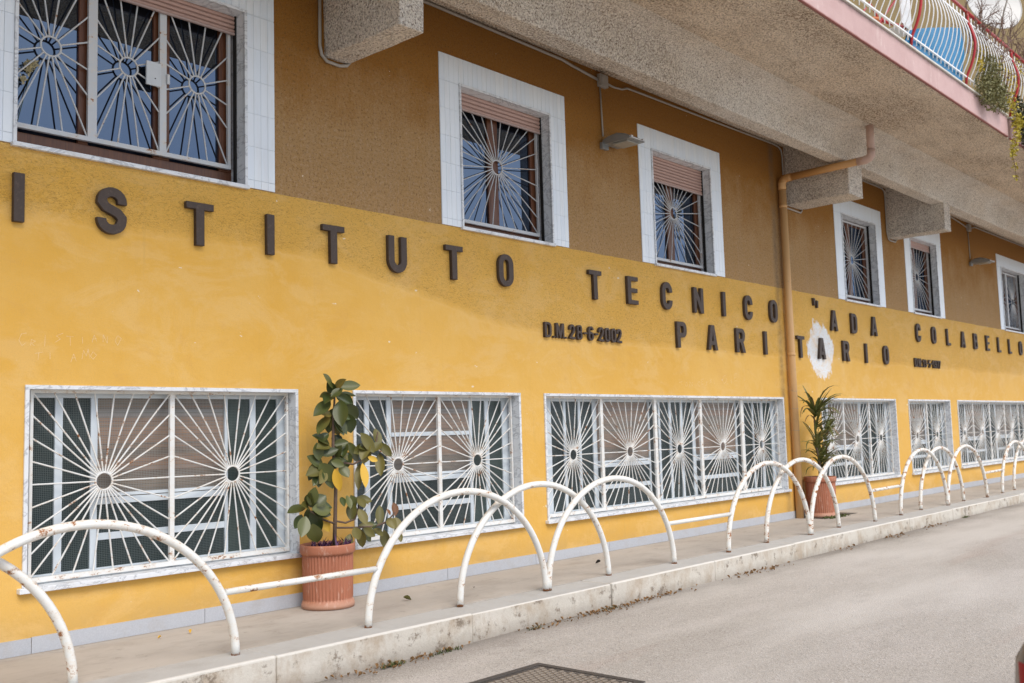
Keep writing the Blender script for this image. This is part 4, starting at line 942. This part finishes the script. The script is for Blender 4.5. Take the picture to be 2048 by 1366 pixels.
# pale flowers on the sill of the leftmost upper window
FL = thing('window_flowers', 'bunch of yellow and pink flowers behind the bars of the top left window', 'flowers', (2.72, .178, 3.9)); m = MB(); rn2 = random.Random(2)
for k in range(9): leafcloud(m, (2.72 + rn2.uniform(-.02, .14), .185, 3.98 + rn2.uniform(-.12, .10)), .028, 24, .03, rn2, (1, .35, 1))
obj('petals', m, simple('pale_petals', (.70, .62, .40), .7, .3, 60), FL)
m = MB()
for k in range(5): m.tube([(2.74, .19, 3.60), (2.72 + rn2.uniform(0, .10), .188, 3.95)], .003, 4)
obj('stem', m, M_MOSS, FL)

# ------------------------------------------------------------------ arch railing along the kerb
AR = thing('arch_railing', 'long white painted railing of overlapping tubular hoops with rusty feet along the kerb', 'railing', (4.6, -1.2, 0))
def hoop(x0, x1, y, h=.905, r=.0275):
    c, a = (x0 + x1) / 2, (x1 - x0) / 2
    return MB().tube([(c - a * math.cos(math.pi * i / 40), y, h * math.sin(math.pi * i / 40) if 0 < i < 40 else 0.0) for i in range(41)], r, 14)
for gi, gx in enumerate((-.38, 4.665, 9.70, 14.75, 19.80, 24.85)):
    rust = M_RACK if gi in (1,) else M_RACK2
    for k in range(3):
        y = -1.222 if k != 1 else -1.145
        if gi == 3: y += .06
        if gi >= 4: y += .12
        x = gx + (1.0 if k else 0) + (1.0 if k == 2 else 0)
        if gi == 1: rust = M_RACK
        o = obj('hoop', hoop(x, x + 1.965, y, .905 + (.02 if gi >= 2 else 0)), rust, AR)
    z = .405 if gi < 2 else .425
    xa = gx + 3.965 - .075; xb = gx + 5.045 + .085
    obj('connecting_bar', MB().tube([(xa, -1.222 + (.06 if gi == 3 else 0) + (.12 if gi > 3 else 0), z), (xb, -1.222 + (.06 if gi == 2 else 0) + (.12 if gi > 2 else 0), z)], .0215, 12), rust, AR)

# ------------------------------------------------------------------ pots and plants
def fluted_pot(name, label, cx, cy, r, h, rot=0):
    T = thing(name, label, 'plant pot', (cx, cy, 0), 'terracotta coloured fluted plant pots on the pavement')
    n = 176; b = MB(); rings = [(r * .84, .004, 0), (r * .95, .004, 0), (r * .965, .03, 0), (r * .93, .055, 0), (r * .875, .07, 0), (r * .875, .075, 1), (r * .90, h - .085, 1), (r * .905, h - .08, 0), (r * .97, h - .075, 0), (r, h - .06, 0), (r, h - .012, 0), (r * .985, h, 0), (r * .93, h, 0), (r * .90, h - .02, 0), (r * .88, h - .07, 0)]
    P = []
    for (rr, z, fl) in rings:
        row = []
        for k in range(n + 1):
            an = 2 * math.pi * k / n; q = rr + (.007 * math.cos(an * 44) if fl else 0); row.append((cx + q * math.cos(an), cy + q * math.sin(an), z))
        P.append(row)
    b.grid(P, True); o = obj('pot_body', b, M_TERRA, T)
    obj('soil', MB().add([(cx + r * .885 * math.cos(k * math.pi / 16), cy + r * .885 * math.sin(k * math.pi / 16), h - .055 + .008 * math.sin(k * 2.1)) for k in range(32)], [tuple(range(32))]), M_SOIL, T)
    return T
fluted_pot('plant_pot', 'fluted terracotta pot with a rubber plant between the two leftmost lower windows', 5.06, -.240, .222, .505)
fluted_pot('plant_pot', 'fluted terracotta pot with a spiky dracaena beside the drainpipe', 14.06, -.262, .232, .59)
LEAVES = [(5.083, -0.307, 1.768, 4.948, -0.377, 1.866, 0.061, 'g'), (5.157, -0.285, 1.78, 5.314, -0.349, 1.794, 0.069, 'g'), (5.045, -0.331, 1.692, 5.118, -0.371, 1.755, 0.06, 'g'), (5.233, -0.211, 1.734, 5.384, -0.211, 1.715, 0.038, 'g'), (5.196, -0.233, 1.71, 5.288, -0.291, 1.643, 0.07, 'd'), (5.086, -0.265, 1.665, 4.898, -0.317, 1.555, 0.075, 'g'), (5.15, -0.316, 1.668, 5.102, -0.385, 1.475, 0.099, 'g'), (5.202, -0.31, 1.638, 5.335, -0.297, 1.526, 0.085, 'g'), (5.145, -0.224, 1.603, 5.096, -0.223, 1.422, 0.091, 'g'), (5.099, -0.228, 1.546, 4.948, -0.289, 1.411, 0.076, 'g'), (5.243, -0.297, 1.555, 5.252, -0.314, 1.413, 0.094, 'g'), (5.084, -0.238, 1.399, 4.995, -0.232, 1.334, 0.053, 'd'), (5.137, -0.217, 1.376, 5.176, -0.288, 1.314, 0.069, 'g'), (4.95, -0.255, 1.323, 4.966, -0.268, 1.194, 0.074, 'g'), (4.989, -0.269, 1.218, 5.094, -0.331, 1.263, 0.059, 'g'), (5.119, -0.274, 1.18, 5.121, -0.345, 1.284, 0.068, 'g'), (5.295, -0.209, 1.319, 5.415, -0.203, 1.166, 0.086, 'g'), (5.252, -0.263, 1.312, 5.154, -0.313, 1.194, 0.054, 'd'), (5.31, -0.213, 1.235, 5.261, -0.236, 1.114, 0.07, 'd'), (4.995, -0.216, 1.171, 4.91, -0.212, 1.038, 0.066, 'g'), (4.965, -0.269, 1.157, 5.081, -0.307, 1.019, 0.096, 'g'), (4.974, -0.256, 1.105, 4.939, -0.293, 0.982, 0.066, 'd'), (5.048, -0.317, 1.168, 5.13, -0.367, 1.135, 0.052, 'g'), (5.202, -0.226, 1.125, 5.231, -0.302, 1.044, 0.069, 'g'), (5.071, -0.334, 1.108, 5.102, -0.351, 0.944, 0.09, 'y'), (5.369, -0.301, 1.393, 5.483, -0.327, 1.243, 0.079, 'o'), (5.469, -0.274, 1.329, 5.369, -0.32, 1.186, 0.073, 'o'), (5.613, -0.2, 1.43, 5.6, -0.261, 1.287, 0.066, 'o'), (5.603, -0.282, 1.302, 5.658, -0.342, 1.198, 0.058, 'o'), (5.617, -0.251, 1.216, 5.579, -0.304, 1.046, 0.066, 'o'), (5.607, -0.29, 1.31, 5.51, -0.295, 1.243, 0.066, 'o'), (5.449, -0.295, 1.191, 5.528, -0.319, 1.157, 0.056, 'y'), (5.426, -0.213, 1.138, 5.352, -0.283, 0.943, 0.055, 'o'), (5.359, -0.331, 1.141, 5.348, -0.388, 0.963, 0.094, 'y'), (4.853, -0.233, 0.819, 4.685, -0.251, 0.789, 0.071, 'g'), (4.843, -0.307, 0.829, 4.854, -0.354, 0.956, 0.071, 'g'), (4.872, -0.315, 0.827, 4.955, -0.349, 0.894, 0.086, 'g'), (4.84, -0.334, 0.801, 5.003, -0.344, 0.782, 0.086, 'g'), (4.893, -0.215, 0.801, 4.902, -0.199, 0.658, 0.058, 'g'), (4.813, -0.237, 0.757, 4.762, -0.221, 0.66, 0.057, 'd'), (4.776, -0.337, 0.749, 4.702, -0.389, 0.615, 0.078, 'g'), (4.944, -0.205, 0.738, 5.014, -0.207, 0.652, 0.073, 'd'), (4.886, -0.283, 0.68, 4.93, -0.268, 0.538, 0.101, 'g'), (4.971, -0.253, 0.738, 5.072, -0.251, 0.612, 0.096, 'y'), (5.16, -0.299, 0.873, 5.139, -0.36, 0.809, 0.038, 'd'), (5.234, -0.278, 0.882, 5.217, -0.344, 0.788, 0.046, 'g'), (5.265, -0.287, 0.881, 5.324, -0.27, 0.778, 0.062, 'g'), (5.346, -0.294, 0.853, 5.338, -0.373, 0.787, 0.054, 'o'), (5.311, -0.334, 0.766, 5.335, -0.397, 0.654, 0.062, 'o'), (5.625, -0.23, 0.771, 5.585, -0.274, 0.62, 0.058, 'o'), (5.648, -0.299, 0.74, 5.617, -0.37, 0.698, 0.024, 'b'), (5.805, -0.203, 0.781, 5.791, -0.24, 0.68, 0.05, 'b'), (5.646, -0.311, 0.663, 5.652, -0.385, 0.588, 0.066, 'o'), (5.71, -0.332, 0.666, 5.694, -0.395, 0.57, 0.058, 'o'), (5.381, -0.245, 0.621, 5.485, -0.31, 0.615, 0.046, 'o'), (5.26, -0.334, 0.621, 5.282, -0.365, 0.531, 0.062, 'o'), (5.351, -0.305, 0.596, 5.384, -0.285, 0.457, 0.062, 'o'), (5.366, -0.323, 0.603, 5.46, -0.35, 0.536, 0.054, 'o'), (5.549, -0.232, 0.576, 5.616, -0.271, 0.525, 0.057, 'o'), (5.696, -0.202, 0.553, 5.676, -0.234, 0.417, 0.066, 'o'), (5.244, -0.306, 0.569, 5.164, -0.345, 0.438, 0.061, 'o'), (5.757, -0.335, 0.53, 5.732, -0.373, 0.465, 0.033, 'o')]
def leaf_mesh(name, mat, fold=.16, curl=.12, seg=8, wpow=.75):
    """unit leaf: along +x, width 1, slight fold along the midrib and droop at the tip"""
    v, f = [], []
    for i in range(seg + 1):
        t = i / seg; w = .5 * max(0, math.sin(math.pi * min(1, t * .985 + .01))) ** wpow * (1 - .12 * t); z = -curl * (t ** 2)
        v += [(t, -w, z + fold * w * 2), (t, -w * .5, z + fold * w * .8), (t, 0, z), (t, w * .5, z + fold * w * .8), (t, w, z + fold * w * 2)]
    for i in range(seg):
        for j in range(4): a = i * 5 + j; f.append((a, a + 5, a + 6, a + 1))
    m = MB(); m.add(v, f, True); me = m.mesh(name); me.materials.append(mat); return me
LM = {'g': leaf_mesh('leaf_g', M_LEAF), 'd': leaf_mesh('leaf_d', M_LEAFD, .3), 'o': leaf_mesh('leaf_o', M_LEAFO, .2), 'y': leaf_mesh('leaf_y', M_LEAFY, .1), 'b': leaf_mesh('leaf_b', M_LEAFB, .4)}
RP = thing('rubber_plant', 'tall rubber plant with large green and a few yellow leaves in the nearer pot', 'plant', (5.09, -.24, .45))
stem = [(5.12, -.25, .44), (5.118, -.27, .72), (5.127, -.27, .941), (5.115, -.27, 1.136), (5.104, -.27, 1.286), (5.111, -.27, 1.496), (5.13, -.27, 1.74)]
obj('stem', MB().tube(stem, [.017, .016, .015, .014, .013, .011, .008], 8), M_BARK, RP)
for br in ([(5.118, -.27, 1.166), (5.197, -.27, 1.155), (5.311, -.27, 1.135), (5.449, -.26, 1.18), (5.571, -.25, 1.26), (5.60, -.25, 1.40)], [(5.12, -.27, .682), (5.208, -.29, .66), (5.303, -.29, .682), (5.334, -.3, .762), (5.36, -.3, .84)],
           [(5.132, -.27, .626), (5.302, -.3, .614), (5.498, -.3, .605), (5.64, -.3, .631), (5.76, -.27, .70)], [(5.118, -.27, .66), (5.004, -.27, .70), (4.861, -.28, .783)]):
    obj('branch', MB().tube(br, [.009] * (len(br) - 1) + [.005], 6), M_BARK, RP)
rl = random.Random(12)
for (ax, ay, az, bx_, by, bz, w, kd) in LEAVES:
    kw = .95 if kd == 'y' else 1.42
    ay = max(-.45, ay); a = Vector((ax, min(ay, -.06), az)); b = Vector((bx_, min(by, -.05), bz)); d = b - a; L = d.length * 1.12; X = d.normalized()
    Nn = Vector((-.55, -.80, .25)) + Vector((rl.uniform(-.5, .5), rl.uniform(-.2, .2), rl.uniform(-.1, .6))); Zn = (Nn - X * Nn.dot(X)).normalized(); Yn = Zn.cross(X)
    o = bpy.data.objects.new('leaf', LM[kd]); link(o, RP)
    mw = Matrix(((X.x * L, Yn.x * w * kw, Zn.x * w, a.x - 5.09), (X.y * L, Yn.y * w * kw, Zn.y * w, a.y + .24), (X.z * L, Yn.z * w * kw, Zn.z * w, a.z - .45), (0, 0, 0, 1)))
    o.matrix_basis = mw
for k, (cx_, cz_) in enumerate(((5.13, 1.72), (5.12, 1.55), (5.10, 1.30), (5.03, 1.12), (4.88, .80), (5.50, 1.28), (5.32, .84), (5.40, .60))):
    for q in range(6 if k < 5 else 3):
        an = rl.uniform(0, 6.28); X = Vector((math.cos(an) * .7, rl.uniform(-.5, .1), math.sin(an) * .6 - .25)).normalized(); L = rl.uniform(.12, .19); w = L * .62
        Nn = Vector((-.5, -.8, .4)) + Vector((rl.uniform(-.7, .7), rl.uniform(-.2, .3), rl.uniform(-.3, .6))); Zn = (Nn - X * Nn.dot(X)).normalized(); Yn = Zn.cross(X); a = Vector((cx_, -.25, cz_)) + X * .02
        if a.y + X.y * L > -.04: continue
        o = bpy.data.objects.new('leaf', LM[rl.choice('gdgo' if k < 5 else 'oog')]); link(o, RP)
        o.matrix_basis = Matrix(((X.x * L, Yn.x * w, Zn.x * w, a.x - 5.09), (X.y * L, Yn.y * w, Zn.y * w, a.y + .24), (X.z * L, Yn.z * w, Zn.z * w, a.z - .45), (0, 0, 0, 1)))
# purple undergrowth in the pot
m = MB(); rp = random.Random(8)
for k in range(90):
    an = rp.uniform(0, 6.28); rr = rp.uniform(.02, .19); p = Vector((5.09 + rr * math.cos(an), -.24 + rr * math.sin(an), .45)); d = Vector((rp.uniform(-.9, .9), rp.uniform(-.9, .5), rp.uniform(.3, 1.2))).normalized(); L = rp.uniform(.06, .16)
    s = d.cross(Vector((0, 0, 1))).normalized() * .009; m.add([p - s, p + s, p + d * L * .6 + s * .8, p + d * L - Vector((0, 0, .01)), p + d * L * .6 - s * .8], [(0, 1, 2, 3, 4)])
tag(obj('purple_groundcover', m, M_PURPLE), 'low purple spiky plants filling the soil of the rubber plant pot', 'plant', kind='stuff')
# dracaena
def strap(L, droop, w, seg=7):
    v, f = [], []
    for i in range(seg + 1):
        t = i / seg; hw = w * .5 * (math.sin(math.pi * min(.97, .15 + t * .83)) ** .7); a = droop * t * t
        x = L * t * math.cos(a * .55); z = L * t * (.0) - L * .62 * (1 - math.cos(a)) ; v += [(x, -hw, z + hw * .5), (x, 0, z), (x, hw, z + hw * .5)]
    for i in range(seg):
        for j in range(2): a = i * 3 + j; f.append((a, a + 3, a + 4, a + 1))
    m = MB(); m.add(v, f, True); return m
SM = []
for k, (L, dr, w, mt) in enumerate(((.36, .7, .034, M_DRAC), (.42, 1.1, .036, M_DRAC), (.30, 1.3, .032, M_DRAC), (.38, 1.5, .032, M_DRAC2), (.34, .3, .03, M_DRAC))):
    me = strap(L, dr, w).mesh('strap_%d' % k); me.materials.append(mt); SM.append(me)
DX = -.22
DR = thing('dracaena_plant', 'spiky dracaena with several tufts of narrow leaves in the pot beside the drainpipe', 'plant', (14.30, -.26, .55))
canes = [[(14.25, -.27, .52), (14.22, -.28, .9), (14.12, -.3, 1.25), (14.08, -.32, 1.60)], [(14.33, -.25, .52), (14.36, -.26, .85), (14.42, -.28, 1.10)], [(14.30, -.30, .52), (14.16, -.33, .78), (14.02, -.36, 1.02)]]
for c in canes: obj('cane', MB().tube([(a + DX, b, z_) for a, b, z_ in c], .011, 6), M_BARK, DR)
rd_ = random.Random(21)
tufts = [((14.10, -.33, 1.52), 34, 1.25), ((14.14, -.32, 1.34), 14, 1.05), ((14.46, -.29, 1.16), 22, 1.1), ((14.02, -.36, 1.08), 24, 1.05), ((14.09, -.34, .88), 16, .95), ((14.30, -.28, .72), 28, .9), ((14.45, -.25, .84), 14, 1.0)]
for (c, n, s) in tufts:
    for k in range(n):
        az = rd_.uniform(0, 2 * math.pi)
        if math.sin(az) > .35 and rd_.random() < .8: az = -az
        el = rd_.uniform(.15, 1.25); k_ = rd_.choice((0, 0, 1, 1, 2, 4, 4, 3) if rd_.random() < .8 else (0, 1, 4)); sc = s * rd_.uniform(.75, 1.15)
        inst('leaf', SM[k_], None, DR, (c[0] + DX, c[1], c[2] + rd_.uniform(-.06, .06)), (rd_.uniform(-.3, .3), -el, az), (sc, sc, sc))

# ------------------------------------------------------------------ things on the ground
MC = thing('manhole_cover', 'square cast iron inspection cover set in the road at the bottom of the photo', 'manhole cover', (4.80, -2.78, -.214))
z = -.213
x0, x1, y0, y1 = 4.34, 5.245, -3.20, -2.315
m = MB()
for a, b, c, d in ((x0, x1, y1 - .05, y1), (x0, x1, y0, y0 + .05), (x0, x0 + .05, y0 + .05, y1 - .05), (x1 - .05, x1, y0 + .05, y1 - .05)): m.box(a, b, c, d, z - .03, z + .006)
obj('frame', m, M_IRON, MC, .002)
obj('plate', MB().box(x0 + .058, x1 - .058, y0 + .058, y1 - .058, z - .03, z - .001), M_IRON, MC)
m = MB()
k = 0
yy = y1 - .10
while yy > y0 + .09:
    n = 9
    for i in range(14):
        xx = x0 + .09 + i * .054 + (.027 if k % 2 else 0)
        if xx + .032 > x1 - .08: continue
        m.add([(xx, yy, z + .006), (xx + .034, yy - .012, z + .006), (xx + .034, yy - .026, z + .006), (xx, yy - .014, z + .006), (xx - .002, yy + .002, z - .002), (xx + .036, yy - .010, z - .002), (xx + .036, yy - .028, z - .002), (xx - .002, yy - .016, z - .002)], [(0, 3, 2, 1), (0, 1, 5, 4), (1, 2, 6, 5), (2, 3, 7, 6), (3, 0, 4, 7)])
    yy -= .042; k += 1
o = obj('raised_pattern', m, M_IRONHI, MC); o['kind'] = 'stuff'
DC = thing('drain_cover', 'dark square drain cover in the pavement under the drainpipe', 'drain cover', (13.95, -.25, 0))
obj('plate', MB().box(13.72, 14.82, -.47, -.03, -.01, .005), M_IRON, DC, .002)
m = MB(); rg = random.Random(31)
for k in range(420):
    x, y = rg.uniform(13.75, 14.35), rg.uniform(-.56, -.38); leafcloud(m, (x, y, .012), .02, 1, .03, rg, (1, 1, .3))
tag(obj('moss', m, M_MOSS), 'green moss and weeds around the foot of the further pot', 'moss', kind='stuff')
def clump(x, y, s, n, seed, dry=.0, label=None, name='weed_clump', cat='weed'):
    rr = random.Random(seed); a = MB(); zz = road_z(x)
    for k in range(n):
        p = Vector((x + rr.gauss(0, s), y + rr.gauss(0, s * .22), zz)); d = Vector((rr.uniform(-1, 1), rr.uniform(-1, 1), rr.uniform(.3, 1.3))).normalized(); L = rr.uniform(.015, .05); w = d.cross(Vector((0, 0, 1))).normalized() * .004
        a.add([p - w, p + w, p + d * L], [(0, 1, 2)])
    return tag(obj(name, a, M_MOSS), label, cat, None, 'stuff')
for k, (x, y, s, n, lab) in enumerate(((4.62, -1.53, .05, 160, 'nearest green weed clump growing at the foot of the kerb'), (5.12, -1.53, .07, 80, 'flat strip of weeds at the foot of the kerb above the manhole'), (6.1, -1.55, .05, 70, 'small weed tuft at the kerb in front of the second hoop group'), (7.15, -1.53, .06, 60, 'low weeds mixed with dry leaves at the kerb'), (16.5, -1.50, .05, 120, 'tall grass tuft at the kerb at the far right'))):
    clump(x, y, s, n, 40 + k, label=lab)
# dry leaves and litter in the gutter
dl = leaf_mesh('dry_leaf', M_DRY, .5, -.25, 4, .8); rg = random.Random(77)
m = MB()
for k in range(420):
    cxs = rg.choice((4.4, 4.6, 4.95, 6.3, 6.9, 7.1, 7.3, 7.6, 8.1, 9.5, 9.7, 10.1, 12, 13.5, 15, 20)); x = cxs + rg.gauss(0, .22); y = -1.49 - abs(rg.gauss(0, .07)); q = rg.uniform(.010, .040)
    Mx = Matrix.Translation((x, y, road_z(x) + .008)) @ Matrix.Rotation(rg.uniform(0, 6.28), 4, 'Z') @ Matrix.Rotation(rg.uniform(-.6, .3), 4, 'Y') @ Matrix.Diagonal((q, q * .6, q, 1))
    m.add([tuple(Mx @ v.co) for v in dl.vertices], [tuple(p.vertices) for p in dl.polygons], True)
tag(obj('leaf_litter', m, M_DRY), 'dry brown leaves and crumbs gathered in the gutter along the kerb', 'leaf litter', kind='stuff')
for k, (x, y, lab, mt, s) in enumerate(((3.55, -.30, 'small yellow leaf on the pavement near the skirting, left one of two', M_LEAFY, .03), (3.78, -.33, 'yellow leaf on the pavement below the leftmost lower window, right one of two', M_LEAFY, .045), (5.62, -.62, 'curled olive leaf on the pavement right of the nearer pot', M_LEAFO, .07), (6.36, -.62, 'small dark crumb on the pavement by the second hoop', M_DARK, .03), (8.2, -.55, 'dark crumpled scrap on the pavement before the wide window', M_DARK, .06), (21.5, -.3, 'dark flat leaf on the pavement at the far right', M_DARK, .12))):
    me = leaf_mesh('gl%d' % k, mt, .5, -.3, 4, .8); o = bpy.data.objects.new('fallen_leaf', me); link(o); o.location = (x, y, .008); o.scale = (s, s * .55, s); o.rotation_euler = (.2, -.1, k * 1.3); tag(o, lab, 'leaf')

# ------------------------------------------------------------------ parked car (only its rear corner reaches the frame)
CAR = thing('parked_car', 'parked car, only its rear corner with a red tail light showing bottom right', 'car', (5.3, -6.7, -.22))
M_CAR = simple('silver_brown_car_paint', (.22, .19, .17), .28, .05, 3, metal=.5); M_TL = simple('red_tail_lens', (.36, .002, .002), .3, .1, 12, spec=.3); M_TYRE = simple('tyre_rubber', (.02, .02, .02), .8); M_CGL = simple('car_glass', (.02, .024, .026), .05, spec=.8); M_TRIM = simple('black_trim', (.02, .018, .018), .5)
yl_, yr = -5.865, -7.45; yc_ = (yl_ + yr) / 2; hw0 = (yl_ - yr) / 2
secs = [  # x, half width factor, height bottom, waist z, roof z
    (3.36, .80, .08, .60, .635), (3.39, .93, .04, .64, .71), (3.46, .985, .02, .66, .78), (3.62, 1.0, .0, .68, 1.06), (3.95, 1.0, .0, .69, 1.20), (4.8, 1.0, .0, .69, 1.25), (5.7, 1.0, .0, .67, 1.18), (6.35, 1.0, .0, .64, .78), (6.9, .985, .0, .58, .66), (7.25, .93, .03, .48, .54), (7.38, .80, .08, .38, .42)]
P = []
for (x, f, zb_, zw, zr) in secs:
    h = hw0 * f; row = []
    for yy, zz in ((-1, zb_), (-1.0, .25), (-1.0, .45), (-.985, zw - .06), (-.94, zw), (-.80, zw + (zr - zw) * .45), (-.70, zr - .05), (-.55, zr), (0, zr + .02), (.55, zr), (.70, zr - .05), (.80, zw + (zr - zw) * .45), (.94, zw), (.985, zw - .06), (1.0, .45), (1.0, .25), (1, zb_)):
        row.append((x, yc_ + yy * h, zz))
    P.append(row)
m = MB().grid(P, True); m.add(P[0], [tuple(range(len(P[0])))]); m.add(P[-1], [tuple(reversed(range(len(P[0]))))])
obj('body', m, M_CAR, CAR)
for sy in (1, -1):
    f_ = lambda q: yc_ + sy * q
    m = MB(); rows = []
    for (x, q) in ((3.351, .58), (3.351, .632), (3.366, .690), (3.383, .733), (3.412, .758)):
        rows.append([(x - (.0 if zz < .5 else .0) - .004, f_(q * (1.0 if zz < .5 else .985)), zz) for zz in (.26, .38, .50, .60)])
    m.grid(rows); obj('tail_light', m, M_TL, CAR)
m = MB(); m.box(3.30, 3.42, yr + .15, yl_ - .15, .03, .20); obj('bumper', m, M_TRIM, CAR, .03)
m = MB().add([(3.49, yc_ - .55, .74), (3.49, yc_ + .55, .74), (3.63, yc_ + .48, 1.04), (3.63, yc_ - .48, 1.04)], [(0, 1, 2, 3)]); obj('rear_window', m, M_CGL, CAR)
for sy in (1, -1):
    m = MB().add([(4.0, yc_ + sy * (hw0 * .93 + .004), .73), (6.1, yc_ + sy * (hw0 * .93 + .004), .71), (5.6, yc_ + sy * (hw0 * .72 + .01), 1.12), (4.05, yc_ + sy * (hw0 * .72 + .01), 1.14)], [(0, 1, 2, 3)]); obj('side_window', m, M_CGL, CAR)
for wx in (4.0, 6.55):
    for wy in (yl_ - .10, yr + .10):
        q = MB().tube([(wx, wy - .10, .085), (wx, wy + .11, .085)], .295, 28); w = obj('wheel', q, M_TYRE, CAR); obj('rim', MB().tube([(wx, wy - .105, .085), (wx, wy + .115, .085)], .18, 20), M_STEEL, w)
